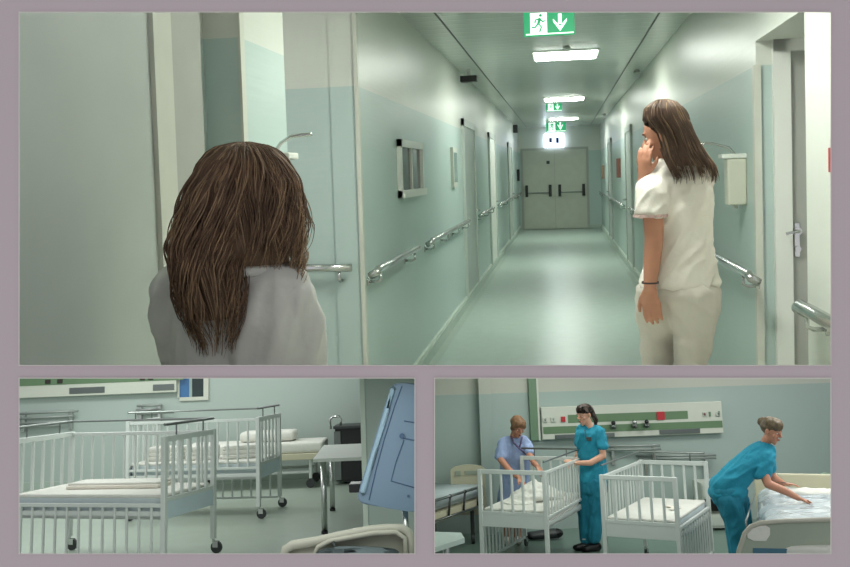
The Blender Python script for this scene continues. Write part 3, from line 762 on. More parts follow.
# adult bed behind crib 2
def adult_bed(room, label, loc, rotz, L=2.0, W=.85, z=.48, head=None, rails=False):
    t = thing('hospital_bed', label, 'bed', room, loc, rotz)
    b = MB(); b.box((-W/2, -L/2, z-.08), (W/2, L/2, z), .01); b.build('base_frame', bed_cream, t)
    b = MB(); b.box((-W/2+.02, -L/2+.03, z), (W/2-.02, L/2-.03, z+.14), .04); b.build('mattress', sheet, t, True)
    for sx in (-1, 1):
        for sy in (-1, 1):
            x, y = sx*(W/2-.08), sy*(L/2-.2)
            b = MB(); b.tube([(x, y, z-.08), (x, y, .12)], .022); lg = b.build('leg', crib_w, t)
            b = MB(); b.tube([(x-.02, y, .06), (x+.02, y, .06)], .06, 14); b.build('wheel', rubber, lg)
    b = MB(); b.tube([(-W/2+.08, -L/2+.2, .2), (-W/2+.08, L/2-.2, .2)], .018); b.tube([(W/2-.08, -L/2+.2, .2), (W/2-.08, L/2-.2, .2)], .018); b.build('undercarriage', crib_w, t)
    return t
pb = RB.z(308, 488); xb = pb.x
adult_bed(RB, 'white adult bed along the back wall, partly behind the farther crib', (pb.x-.72, pb.y+.32, 0), PI/2+.02, L=1.9, W=.8, z=.44)
pp = RB.y(268, 432, pb.y+.25)
b = MB(); b.box((-.36, -.22, -.06), (.36, .22, .07), .055); b.m(0); o = b.build('pillow', sheet, smooth=True); o.matrix_world = RB.M @ Matrix.Translation(V((pp.x, pb.y+.35, .65))); tag(o, 'white pillow resting on the adult bed at the back wall', 'pillow')
# table
tl = RB.z(321, 534); zT = RB.y(313, 459, tl.y-.08).z; p1 = RB.z(313, 459, zT); p2 = RB.z(324, 445, zT)
yA, yB = p1.y, p2.y
t = thing('side_table', 'white rectangular table on chrome legs beside the wall end', 'table', RB, (tl.x, tl.y, 0))
o0 = V((tl.x, tl.y, 0))
q = [p1-o0, p2-o0, V((p2.x+.95, p2.y+.0, zT))-o0, V((p1.x+.95, p1.y, zT))-o0]
b = MB(); b.prism([v-V((0, 0, .03)) for v in q], (0, 0, .03)); b.build('table_top', mat('white_table_laminate', (216, 220, 212), .35), t)
yl0, yl1 = min(p1.y, tl.y)+.12, p2.y-.1
xl0 = RB.z(321, 534).x; 
fr, bk = RB.y(324, 500, p1.y+.08), RB.y(332, 480, p2.y-.08)
for v in ((fr.x, p1.y+.08), (bk.x, p2.y-.08), (fr.x+.75, p1.y+.08), (bk.x+.75, p2.y-.08)):
    b = MB(); b.tube([(v[0]-o0.x, v[1]-o0.y, .02), (v[0]-o0.x, v[1]-o0.y, zT-.03)], .028, 14); lg = b.build('leg', steel, t, True)
    b = MB(); b.tube([(v[0]-o0.x, v[1]-o0.y, 0), (v[0]-o0.x, v[1]-o0.y, .025)], .031, 14); b.build('foot', black, lg)
# black trolley behind the table
c0 = RB.z(336, 485); w = RB.z(380, 485).x-c0.x
zt = RB.y(350, 427, c0.y).z
t = thing('trolley_cabinet', 'tall black cabinet with a chrome handle behind the white table', 'cabinet', RB, (c0.x, c0.y, 0))
b = MB(); b.box((0, 0, .04), (w, .5, zt), .015); b.build('body', black, t)
b = MB(); b.box((-.02, -.03, zt-.02), (w+.02, .5, zt+.02), .01); b.build('top', darkgrey, t)
b = MB(); b.box((-.012, -.015, .06), (.075, .02, zt-.05), .004); b.build('side_post', dark_steel, t)
b = MB(); b.box((.03, -.012, zt*.5-.01), (w-.02, -.002, zt*.5+.01)); b.build('drawer_gap', darkgrey, t)
b = MB(); b.tube([(-.06, .05, zt-.02), (-.07, .05, zt+.1), (-.03, .05, zt+.14), (.06, .05, zt+.14), (.08, .05, zt+.1), (.07, .05, zt-.0)], .016, 8); b.build('handle', steel, t, True)
# wall panel with lamp, window, rails on wall B
yB = DB
def wp(px, py, d=0): return RB.y(px, py, yB-d)
z0, z1 = wp(100, 395).z, wp(100, 372).z
x0, x1 = wp(12, 390).x, wp(178, 390).x
o0 = V((x0, yB, z0))
t = thing('bedhead_panel', 'long pale service panel with green stripe on the wall above the cribs', 'wall panel', RB, o0)
b = MB(); b.box((0, -.09, 0), (x1-x0, 0, z1-z0), .01); b.build('housing', panel_w, t)
b = MB(); zs = wp(100, 383).z-z0; b.box((0, -.095, zs), (x1-x0+.1, -.088, z1-z0-.01)); b.build('stripe', panel_g, t)
for a, c in ((72, 107), (155, 176)):
    b = MB(); b.box((wp(a, 390).x-x0, -.1, wp(90, 393).z-z0), (wp(c, 390).x-x0, -.088, wp(90, 387).z-z0), .004); b.build('lamp_cover', dark_steel, t)
for a in (48, 60, 142, 150):
    b = MB(); b.box((wp(a, 390).x-x0, -.11, wp(90, 382).z-z0), (wp(a+5, 390).x-x0, -.09, wp(90, 378).z-z0), .004); b.build('socket', cab_d, t)
x0, x1 = wp(180, 390).x, wp(204, 390).x; zb = wp(190, 397).z
b = MB(); b.box((x0, yB-.03, zb-.05), (x1+.07, yB, zb)); b.box((x1, yB-.03, zb), (x1+.07, yB, zb+.6)); b.box((x0-.03, yB-.03, zb), (x0, yB, zb+.6)); b.box((x0, yB-.03, zb+.55), (x1+.07, yB, zb+.6))
o = struct('window_3', b, frame_white, RB)
xm = wp(191, 390).x
b = MB(); b.m(0).box((x0, yB-.01, zb), (xm, yB, zb+.56)); b.m(1).box((xm, yB-.012, zb), (x1, yB, zb+.56)); struct('window_pane', b, [blue_gl, glass_dark], RB, o)
b = MB(); b.box((xm-.02, yB-.02, zb), (xm+.02, yB, zb+.56)); struct('window_mullion', b, glass_pale, RB, o)
def wall_rails(label, bars, room, yw, mtl=mat('grey_rail_metal', (150, 158, 154), .4, metal=.3)):
    c = room.y(bars[0][0], bars[0][1], yw-.1)
    t = thing('wall_rail', label, 'wall rail', room, c, 0, 'steel equipment rails on the bedroom walls')
    for x0, y0, x1, y1 in bars:
        a, d = room.y(x0, y0, yw-.08)-c, room.y(x1, y1, yw-.08)-c
        b = MB(); b.tube([a, d], .016, 8); b.build('bar', mtl, t, True)
    for x0, y0, x1, y1 in bars[:1]:
        for f in (.12, .88):
            a, d = room.y(x0, y0, yw-.08)-c, room.y(x1, y1, yw-.08)-c; p = a.lerp(d, f)
            b = MB(); b.box(p+V((-.02, 0, -.25)), p+V((.02, .075, .02)), .004); b.build('bracket', steel, t)
wall_rails('stacked steel rails on the wall at the far left above the cribs', [(16, 414, 78, 411), (16, 419, 73, 416), (16, 424, 68, 421), (16, 428, 60, 425)], RB, 10.6 if False else DB)
wall_rails('short stacked steel rails on the wall above the gap between cribs', [(137, 406, 162, 405), (136, 410, 160, 409), (137, 414, 174, 412)], RB, DB)
# near blue panel
def blue_device():
    yq = 4.2
    o0 = RB.y(385, 450, yq)
    t = thing('monitor_housing', 'large pale blue plastic panel leaning in from the right edge', 'equipment panel', RB, o0)
    def Q(px, py, d=0): return RB.y(px, py, yq+d) - o0
    out = [(391, 386), (396, 383.5), (404, 383), (423, 385), (423, 513), (408, 511.5), (386, 508), (364, 504.5), (359, 502), (357.5, 498), (360, 487), (372, 448), (384, 408)]
    b = MB(); b.prism([Q(*p) for p in out], (0, .12, 0))
    bmesh.ops.bevel(b.bm, geom=[e for e in b.bm.edges], offset=.008, segments=2, affect='EDGES')
    b.build('shell', blue_pl, t)
    b = MB()
    for pl in ([(402, 386), (395, 405), (384, 440), (376, 470), (369, 500)], [(404, 440), (396, 462), (391, 481), (423, 490)], [(402, 438), (423, 442)], [(404, 421), (423, 424)]):
        b.tube([Q(x, y, -.001) for x, y in pl], .0025, 6)
    b.build('seam', blue_dk, t)
    b = MB(); b.chain([(Q(393, 389, -.0), .012), (Q(388, 408, -.0), .012), (Q(376, 448), .012), (Q(363, 492), .014)]); b.build('rolled_edge', mat('paler_blue_edge', (158, 186, 206), .4), t, True)
    b = MB(); b.tube([Q(408.5, 496, -.004), Q(408.5, 496, .01)], .006, 10); b.build('screw', blue_dk, t)
    b = MB(); b.tube([Q(402, 436, -.008), Q(402, 436, .01)], .012, 12); b.build('knob', blue_dk, t)
    b = MB(); b.box(Q(349, 493, .1), Q(362, 481, .2), .006); b.build('clamp', black, t)
    b = MB(); b.tube([Q(405, 508, .06), Q(408, 560, .06)], .014, 10); b.build('stand', steel, t, True)
blue_device()
# off-white baby bath at the lower right
def tub():
    yq = 3.9
    o0 = RB.y(350, 545, yq)
    t = thing('baby_bath', 'off-white curved plastic baby tub at the bottom right corner', 'baby tub', RB, o0)
    def Q(px, py, d=0): return RB.y(px, py, yq+d) - o0
    rim = [(283, 560), (286, 549), (293, 545), (305, 543), (318, 541), (335, 537), (352, 533.5), (370, 530), (388, 528.5), (402, 528.5), (408, 532), (411, 540), (412, 560)]
    b = MB()
    pts = [Q(*p) for p in rim]
    b.tube(pts, .019, 12); 
    b.build('rim', tub_pl, t, True)
    b = MB(); inner = [(314, 556), (318, 547), (330, 541), (352, 537), (374, 533), (396, 532), (405, 538), (406, 556)]
    b.tube([Q(x, y, -.02) for x, y in inner], .010, 10); b.build('inner_lip', tub_pl, t, True)
    b = MB(); b.prism([Q(x, y, .02) for x, y in rim], (0, .012, -.0)); b.build('far_wall', tub_pl, t, True)
    b = MB(); b.hull([(Q(345, 552, -.05), (.12, .07, .02)), (Q(375, 553, -.05), (.10, .07, .018))]); b.build('lining', mat('grey_lining', (96, 108, 112), .7), t, True)
    b = MB(); b.tube([Q(333, 541, -.03), Q(335, 547, -.03)], .006); b.build('peg', dark_steel, t)
tub()

# ================================================================= ROOM C FURNITURE
lC1, rC1 = (1.1373, 10.5392, 0), -0.4345
lC2, rC2 = (2.3499, 9.7658, 0), -0.5002
crib(RC, 'white crib with a heap of white bedding between the lilac and turquoise nurses', lC1, rC1, ('down', 'up'), W=.727, L=1.39, H=1.06, ZF=.47, bed=sheet, front=False, board=crib_w)
crib(RC, 'white crib with flat white sheet to the right of the standing nurse', lC2, rC2, ('up', 'down'), W=.727, L=1.39, H=1.06, ZF=.47, bed=sheet_g, front=False, board=crib_w)
# bedding heap
t0 = local(RC, lC1, rC1, (.02, .02, .64))
b = MB(); rnd = random.Random(2)
b.hull([((-.05, -.05, .06), (.24, .26, .06)), ((.0, .0, .17), (.06, .1, .06))]); b.hull([((.1, .1, .05), (.18, .22, .05)), ((.04, .04, .15), (.08, .08, .05))]); b.hull([((-.1, -.28, .02), (.2, .16, .03))]); b.hull([((.05, .3, .03), (.2, .2, .05))])
o = b.flesh('bedding_heap', sheet, voxel=.014, smooth=3, wob=.05); o.matrix_world = RC.M @ Matrix.Translation(t0) @ Matrix.Rotation(rC1, 4, 'Z'); tag(o, 'rumpled heap of white bedding inside the left crib', 'bedding')
b = MB(); b.chain([((0, -.12, 0), (.05, .02, .006)), ((.06, -.02, .004), (.06, .03, .007)), ((.0, .1, 0), (.03, .03, .006))])
o = b.flesh('baby_cloth', pad, voxel=.006, smooth=2); o.matrix_world = RC.M @ Matrix.Translation(local(RC, lC2, rC2, (.12, .0, .665))); tag(o, 'thin crumpled cloth lying on the right crib sheet', 'cloth')
# bag on the floor under crib 1 and dark block
p = RC.z(548, 545)
b = MB(); b.hull([((-.16, 0, .05), (.08, .1, .045)), ((.14, 0, .07), (.1, .1, .06))]); o = b.build('floor_bag', darkgrey, smooth=True); o.matrix_world = RC.M @ Matrix.Translation(V((p.x+.0, p.y+.35, 0))); tag(o, 'dark bag on the floor under the left crib', 'bag')
# gas panel on wall C
def wc(px, py, d=.0):
    dd = RC.d(px, py); k = (12.2-d)/(dd.y-.12*dd.x); return dd*k+V((0, 0, RC.h))
ang = math.atan(.12)
def panelC():
    o0 = wc(541, 438); t = thing('service_panel', 'wide cream wall panel with two green stripes behind the nurses', 'wall panel', RC, o0, ang)
    Mi = (Matrix.Translation(o0) @ Matrix.Rotation(ang, 4, 'Z')).inverted()
    def q(px, py): v = Mi @ wc(px, py); return v
    xr = q(719.7, 417).x; zt = q(630, 404).z; zb = q(630, 436).z
    b = MB(); b.box((0, -.09, zb), (xr, 0, zt), .01); b.build('housing', panel_w, t)
    for i, (pa, pb_, xa, xb_) in enumerate(((412, 420, 566, 686), (423, 430, 541, 719.7))):
        za, zc = q(640, pb_).z, q(640, pa).z
        b = MB(); b.box((q(xa, 417).x, -.094, za), (q(xb_, 417).x-.01, -.088, zc)); b.build('stripe', panel_g, t)
    b = MB(); b.box((q(553, 430).x, -.105, zb+.005), (q(612, 430).x, -.086, zb+.06), .004); b.build('lamp_cover', dark_steel, t)
    b = MB(); b.box((q(657, 430).x, -.105, zb+.015), (q(697, 430).x, -.086, zb+.075), .004); b.build('lamp_cover', dark_steel, t)
    zs = q(640, 416).z
    def sock(px, w, h, m, z=zs, nm='socket'):
        b = MB(); x = q(px, 416).x; b.box((x-w, -.108, z-h), (x+w, -.09, z+h), .004); b.build(nm, m, t)
    sock(658, .055, .055, red)
    for px in (543, 551, 702, 715): sock(px, .03, .03, cab_w); sock(px, .012, .02, cab_d)
    sock(561, .03, .035, red); sock(701.5, .02, .022, red); sock(707, .012, .03, duct_g); sock(716, .012, .035, duct_g)
    zg = q(640, 425).z
    for px in (610, 631, 643):
        b = MB(); x = q(px, 425).x; b.tube([(x, -.09, zg), (x, -.17, zg)], .03, 12); b.tube([(x, -.17, zg), (x, -.2, zg-.0)], .018, 10); b.build('gas_outlet', [dark_steel], t, True)
        b = MB(); b.hull([((x, -.15, zg+.05), (.03, .03, .03))]); b.build('outlet_knob', black if px != 631 else steel, t, True)
panelC()
# vertical duct at left of the panel
o0 = wc(535, 440); a = wc(531.5, 372); c = wc(538, 440)
t = thing('cable_duct', 'narrow green vertical duct beside the left end of the cream wall panel', 'duct', RC, o0, ang)
zt = wc(533, 366).z-o0.z
b = MB(); b.box((-.07, -.07, 0), (.035, -.012, zt), .004); b.build('duct', duct_g, t)
b = MB(); b.box((.035, -.075, .0), (.06, -.02, zt), .003); b.build('edge_strip', panel_w, t)
wall_rails('steel rails on the wall just right of the standing turquoise nurse', [(606, 446.5, 660, 445.5), (606, 450, 661, 449)], RC, 12.5)
wall_rails('thin steel wall rail above the right crib', [(636, 456, 716, 455), (638, 458.5, 716, 458)], RC, 12.6)

# left bed
def bed_left():
    p = RC.y(436, 545, 9.0)
    YH = RC.z(484, 484.5, .68).y+.1
    hb0, hb1 = RC.y(451, 489, YH), RC.y(485, 466, YH)
    o0 = V((hb0.x, YH, 0))
    t = thing('hospital_bed', 'cream adult bed with folded side rail at the left wall', 'bed', RC, o0)
    b = MB(); zt = hb1.z; xr = hb1.x-o0.x
    n = 10; out = [(0, 0, .3), (xr, 0, .3), (xr, 0, zt-.04)] + [(xr-.05-(xr-.1)*i/n, 0, zt+.0+.02*math.sin(PI*i/n)) for i in range(n+1)] + [(0, 0, zt-.04)]
    b.prism(out, (0, .05, 0)); b.build('headboard', bed_cream, t)
    b = MB(); b.box((.06, -.012, zt-.11), (.13, .0, zt-.05), .004); b.box((.18, -.012, zt-.1), (xr-.08, 0, zt-.05), .004); b.build('headboard_slot', bed_grey, t)
    # mattress as slab from headboard toward the camera along the wall
    zm = .68
    a0 = RC.z(437, 486, zm)-o0; a1 = RC.z(484, 483, zm)-o0; 
    e0, e1 = RC.z(484, 484.5, zm)-o0, RC.z(436, 499, zm)-o0     # near edge of the mattress top
    d = (e1-e0); d.z = 0; d.normalize(); nn = V((-d.y, d.x, 0))
    if nn.x > 0: nn = -nn
    A = e0 + V((0, 0, 0)); L = 2.0
    out = [A, A+d*L, A+d*L+nn*.72, A+nn*.72]
    b = MB(); b.prism([v-V((0, 0, .13)) for v in out], (0, 0, .13)); bmesh.ops.bevel(b.bm, geom=list(b.bm.edges), offset=.03, segments=3, affect='EDGES'); b.build('mattress', sheet_g, t, True)
    b = MB(); b.prism([v-V((0, 0, .25))+(-nn*.03 if i < 2 else V()) for i, v in enumerate(out)], (0, 0, .1)); b.build('base_frame', bed_cream, t)
    b = MB(); off = -nn*.05
    b.tube([A+off+V((0, 0, .0))+d*.15, A+off+V((0, 0, .0))+d*1.9], .016, 8)
    b.tube([A+off+V((0, 0, -.22))+d*.15, A+off+V((0, 0, -.22))+d*1.9], .014, 8); b.build('side_rail', dark_steel, t, True)
    for k in range(5):
        q = A+off+d*(.25+.38*k); b = MB(); b.tube([q, q+d*.05+V((0, 0, -.22))], .013, 8); b.hull([(q, .022)]); b.build('rail_post', darkgrey, t, True)
    for k in (.2, 1.8):
        for w in (.08, .62):
            q = A+d*k+nn*w; b = MB(); b.tube([V((q.x, q.y, .4)), V((q.x, q.y, .1))], .025); lg = b.build('leg', darkgrey, t); b = MB(); b.tube([V((q.x-.02, q.y, .06)), V((q.x+.02, q.y, .06))], .06, 14); b.build('wheel', rubber, lg)
bed_left()
# overbed table bottom-left
p0 = RC.z(464, 537, .72); p1 = RC.z(455, 533, .72); p2 = RC.z(436, 546, .72)
o0 = V((p0.x, p0.y, 0))
t = thing('overbed_table', 'corner of a pale table at the bottom left of the ward', 'table', RC, o0)
q = [RC.z(464.5, 538, .72)-o0, RC.z(461, 532.5, .72)-o0, RC.z(428, 531.5, .72)-o0, RC.z(428, 549.5, .72)-o0]
b = MB(); b.prism([v-V((0, 0, .04)) for v in q], (0, 0, .04)); b.build('table_top', mat('pale_green_laminate', (190, 206, 198), .4), t)
b = MB(); m0 = (q[0]+q[2])/2; b.tube([V((m0.x, m0.y, .68)), V((m0.x, m0.y, .05))], .03); b.build('column', steel, t)
b = MB(); b.box((m0.x-.25, m0.y-.04, .02), (m0.x+.2, m0.y+.04, .06), .01); b.build('foot', darkgrey, t)
# bedside cabinet
c0, c1 = RC.y(704, 520, 12.0), RC.y(741, 520, 12.0); zt = RC.y(718, 483, 12.0).z
t = thing('bedside_cabinet', 'white bedside cabinet with dark open shelf behind the bending nurse', 'cabinet', RC, (c0.x, 12.0, 0))
w = c1.x-c0.x; zo0, zo1 = RC.y(718, 515, 12.0).z, RC.y(718, 499, 12.0).z
b = MB(); b.box((0, 0, 0.03), (w, .42, zo0)); b.box((0, 0, zo1), (w, .42, zt)); b.box((0, .38, zo0), (w, .42, zo1)); b.box((0, 0, zo0), (.02, .42, zo1)); b.box((w-.02, 0, zo0), (w, .42, zo1)); b.build('body', cab_w, t)
b = MB(); b.box((.02, .3, zo0), (w-.02, .38, zo1)); b.build('shelf_back', cab_d, t)
b = MB(); b.box((.02, -.015, .06), (w-.02, 0, zo0-.02), .003); dd = b.build('door', cab_w, t)
b = MB(); b.tube([(.07, -.03, .2), (.07, -.03, .34)], .008); b.build('door_handle', steel, dd)
b = MB(); b.box((.01, -.015, zo1+.02), (w-.01, 0, zt-.02), .003); b.build('drawer', cab_w, t)

# right bed
def bed_right():
    yq = 7.6
    o0 = V((RC.y(790, 540, yq).x, yq, 0))
    t = thing('hospital_bed', 'adult bed at right with sage footboard and oval handle hole', 'bed', RC, o0)
    def Q(px, py, d=0): return RC.y(px, py, yq+d)-o0
    out = [(736, 575), (739, 551), (745, 533), (751, 526.5), (760, 523), (785, 521), (845, 519), (845, 575)]
    b = MB(); b.prism([Q(*p) for p in out], (0, .05, 0)); b.build('footboard', bed_grey, t)
    b = MB(); b.tube([Q(736, 572, -.0), Q(739, 551), Q(745, 533), Q(751, 526.5), Q(760, 523), Q(785, 521), Q(845, 519)], .02, 10); b.build('footboard_rim', tub_pl, t, True)
    hole = [(749, 528), (754, 526), (766, 525.5), (770, 528), (770, 535), (766, 541), (754, 541), (748, 538), (747, 532)]
    b = MB(); b.prism([Q(x, y, -.008) for x, y in hole], (0, .01, 0)); b.build('hand_hole', sheet, t)
    b = MB(); b.prism([Q(753, 548, -.004), Q(845, 550, -.004), Q(845, 554, -.004), Q(753, 554, -.004)], (0, .01, 0)); b.build('footboard_stripe', mat('blue_stripe', (60, 104, 124), .5), t)
    zm = .68; L = 2.25
    ea, eb = RC.z(752, 522, zm), None
    n0 = RC.y(752, 524, yq+.1).x-o0.x; f0 = RC.y(759, 480, yq+L).x-o0.x
    ya = math.atan2(f0-n0, L)
    B4 = Matrix.Translation(V((n0, .08, 0))) @ Matrix.Rotation(-ya, 4, 'Z')
    b = MB(); b.obox(B4, (0, 0, zm-.13), (1.0, L, zm), .04); b.build('mattress', sheet, t, True)
    b = MB(); b.obox(B4, (.02, 0, zm-.25), (.98, L, zm-.14), .02); b.build('base_frame', bed_cream, t)
    hz = Q(800, 470, L+.1).z
    b = MB(); b.obox(B4, (-.02, L, .3), (1.1, L+.05, hz), .02); b.build('headboard', bed_cream, t)
    for x in (.1, .9):
        for y in (.15, L-.2):
            c = B4 @ V((x, y, 0)); b = MB(); b.tube([(c.x, c.y, zm-.25), (c.x, c.y, .1)], .03); lg = b.build('leg', darkgrey, t); b = MB(); b.tube([(c.x-.02, c.y, .06), (c.x+.02, c.y, .06)], .06, 14); b.build('wheel', rubber, lg)
    b = MB(); b.tube([Q(819, 480, L), Q(820, 476, L), Q(824, 474.5, L), Q(834, 475, L)], .02, 8); b.build('headboard_grip', duct_g, t, True)
    b = MB(); b.tube([Q(746, 522, .3), Q(750, 508, 1.0), Q(755, 494, 1.7)], .009, 8); b.tube([Q(746, 522, .3), Q(747, 532, .3)], .009, 8); b.build('side_rail', dark_steel, t, True)
    # plastic wrapped mattress topper on top
    o1 = o0 + (B4 @ V((.5, 1.2, zm)))
    tp = thing('wrapped_bedding', 'clear-film wrapped white bedding being smoothed on the right bed', 'bedding', RC, o1, -ya)
    b = MB(); b.hull([((-.3, -.5, .04), (.12, .12, .045)), ((.55, -.62, .04), (.12, .12, .045)), ((-.32, .6, .09), (.12, .12, .08)), ((.6, .6, .09), (.12, .12, .08))])
    b.flesh('bedding', sheet, tp, voxel=.02, smooth=3, wob=.03)
    b = MB(); b.hull([((-.32, -.55, .05), (.14, .14, .06)), ((.58, -.66, .05), (.14, .14, .06)), ((-.34, .6, .11), (.14, .14, .09)), ((.62, .6, .11), (.14, .14, .09))])
    folds(b.flesh('film', film, tp, voxel=.02, smooth=3), .018, (1, .4, 0), 6, .4)
    b = MB(); b.hull([((-.1, .45, .18), (.2, .13, .05)), ((.35, .5, .18), (.25, .14, .05))]); b.flesh('pillow', sheet, tp, voxel=.02, smooth=3, wob=.03)
bed_right()

# ================================================================= NURSES IN ROOM C
def mk(px, Y, label):
    base = RC.y(px, 500, Y); base.z = 0
    t = thing('person', label, 'person', RC, base)
    def P(x, y, dy=0): return RC.y(x, y, Y+dy)-base
    return t, P
# standing nurse in turquoise
t, P = mk(589, 11.0, 'dark-haired nurse in turquoise scrubs standing between the two cribs')
s = (P(590, 450)-P(589, 450)).x
hc = P(584.5, 415); Mh = head_mtx(hc, -58, 14, 0, 1.0)
b = MB(); head(b, Mh)
b.chain([(P(587, 420), .045), (P(590, 428), .05)])
b.chain([(P(601, 440, -.1), .045), (P(603, 456, -.14), .04), (P(590, 463, -.2), .034), (P(577, 463, -.22), .026)])
hand(b, P(577, 463, -.22), P(566, 460, -.22)-P(577, 463, -.22), (0, .3, -1), .4, 1, 1.0)
b.chain([(P(582, 440, .12), .045), (P(578, 455, .1), .04), (P(576, 461, .02), .03)])
hand(b, P(576, 461, .02), P(569, 466, -.02)-P(577, 461, .02), (.2, 0, -1), .4, -1, 1.0)
b.chain([(P(590, 428), .05), (P(591, 450), .08), (P(593, 485), .09), (P(586, 541, .06), .04)]); b.chain([(P(593, 485), .09), (P(594, 540, -.04), .04)]); b.chain([(P(590, 432), .04), (P(601, 438, -.09), .045)]); b.chain([(P(590, 432), .04), (P(582, 438, .12), .04)])
b.flesh('body', skin, t, voxel=.006, smooth=4); face(Mh, t); brows(Mh, t, hair_dk)
b = MB()
b.chain([(P(584, 428, .05), (.08, .08, .04)), (P(598, 430, -.03), (.08, .08, .04))])
b.chain([(P(590, 434), (.17, .12, .07)), (P(591, 450), (.155, .12, .08)), (P(593, 466), (.15, .12, .08)), (P(593, 480), (.175, .14, .05))], seg=16)
b.chain([(P(599, 432, -.06), (.07, .07, .06)), (P(602, 446, -.11), (.07, .07, .04))]); b.chain([(P(582, 432, .08), (.07, .07, .06)), (P(580, 444, .12), (.06, .06, .04))])
folds(b.flesh('tunic', scrubs, t, voxel=.012, smooth=3), .016, (.4, 0, 1), 10, .3, 2)
b = MB()
b.chain([(P(593, 480), (.17, .14, .06)), (P(593, 490), (.165, .14, .06))])
b.chain([(P(588, 486, .03), (.12, .12, .06)), (P(586, 512, .05), (.09, .095, .06)), (P(586, 541, .06), (.065, .075, .03))]); b.chain([(P(598, 486, -.03), (.12, .12, .06)), (P(596, 512, -.03), (.09, .095, .06)), (P(594, 540, -.04), (.065, .075, .03))])
folds(b.flesh('trousers', scrubs_d, t, voxel=.012, smooth=3), .014, (.2, 0, 1), 11, .35, 6)
for dx, dy in ((0, .05), (9, -.04)):
    b = MB(); q = P(587+dx, 546, dy); b.hull([((q.x+.02, q.y, .05), (.045, .045, .05)), ((q.x-.13, q.y-.04, .035), (.045, .045, .035))]); b.build('shoe', black, t, True)
b = MB(); b.tube([P(585, 430, -.1), P(586, 438, -.15), P(589, 440, -.16)], .006); b.box(P(587, 441, -.16), P(591, 437, -.14)); b.build('badge', darkgrey, t)
b = MB(); b.chain([((0, .03, .045), (.082, .09, .086)), ((0, -.02, .065), (.075, .072, .07))], Mh, 14); b.hull([((0, .1, .03), (.05, .045, .05))], Mh, 10); b.chain([((0, .12, .0), (.035, .035, .04)), ((0, .15, -.1), (.03, .03, .04)), ((0, .13, -.17), (.012, .015, .03))], Mh, 10)
b.build('hair', hair_dk, t, True)

# lilac nurse bending over the left crib
t, P = mk(514, 11.55, 'short-haired nurse in lilac tunic leaning over the left crib')
hc = P(517.5, 427, -.12); Mh = head_mtx(hc, 22, 32, 0, 1.02)
b = MB(); head(b, Mh)
b.chain([(P(515, 432, -.06), .045), (P(513, 440, .0), .055)])
b.chain([(P(501, 460, -.15), .042), (P(509, 470, -.32), .038), (P(519, 478, -.45), .028)])
hand(b, P(519, 478, -.45), P(524, 484, -.52)-P(519, 478, -.45), (0, -.2, -1), .4, 1)
b.chain([(P(529, 454, -.15), .042), (P(534, 463, -.3), .036), (P(537, 466, -.42), .028)])
hand(b, P(537, 466, -.42), P(541, 472, -.5)-P(537, 466, -.42), (0, -.2, -1), .4, -1)
b.chain([(P(513, 440, .0), .055), (P(514, 460, .02), .08), (P(513, 500, .06), .1)]); b.chain([(P(513, 445, .03), .03), (P(501, 447, -.02), .03), (P(501, 458, -.14), .03)]); b.chain([(P(513, 445, .03), .03), (P(526, 446, -.03), .03), (P(529, 453, -.13), .03)])
for dx in (-4, 6): b.chain([(P(513, 500, .06), .06), (P(512+dx, 520, .02), .05), (P(511+dx, 545, .02), .045)])
b.flesh('body', skin_tan, t, voxel=.006, smooth=4); face(Mh, t); brows(Mh, t, hair_au)
b = MB()
b.chain([(P(507, 441, .0), (.08, .09, .05)), (P(522, 440, -.02), (.08, .09, .05))])
b.chain([(P(514, 446, .0), (.19, .13, .07)), (P(515, 460, .02), (.18, .14, .08)), (P(515, 476, .06), (.18, .14, .08)), (P(514, 500, .06), (.20, .16, .08)), (P(513, 520, .06), (.20, .16, .05))], seg=16)
b.chain([(P(504, 443, -.02), (.07, .08, .06)), (P(501, 457, -.1), (.075, .075, .05))]); b.chain([(P(525, 442, -.02), (.07, .08, .06)), (P(529, 452, -.12), (.065, .07, .05))])
folds(b.flesh('tunic', lilac, t, voxel=.012, smooth=3), .014, (.3, 0, 1), 10, .3, 8)
b = MB(); b.tube([P(511, 436, -.13), P(514, 443, -.17), P(519, 448, -.175), P(526, 454, -.16)], .012, 6); b.tube([P(522, 437, -.13), P(521, 443, -.165), P(519, 448, -.175)], .01, 6); b.build('neckline_trim', lilac_trim, t, True)
for dx in (-5, 6):
    b = MB(); q = P(512+dx, 548, .0); b.hull([((q.x, q.y+.05, .05), (.045, .05, .05)), ((q.x, q.y-.1, .035), (.045, .05, .035))]); b.build('shoe', pad, t, True)
b = MB(); b.chain([((0, .03, .045), (.085, .092, .088)), ((0, -.025, .07), (.078, .07, .066))], Mh, 14); b.chain([((-.07, -.02, .03), (.022, .04, .05)), ((-.075, 0, -.02), (.015, .03, .03))], Mh, 10); b.chain([((.07, -.02, .03), (.022, .04, .05)), ((.075, 0, -.02), (.015, .03, .03))], Mh, 10)
b.flesh('hair', hair_au, t, voxel=.008, smooth=1, wob=.02)

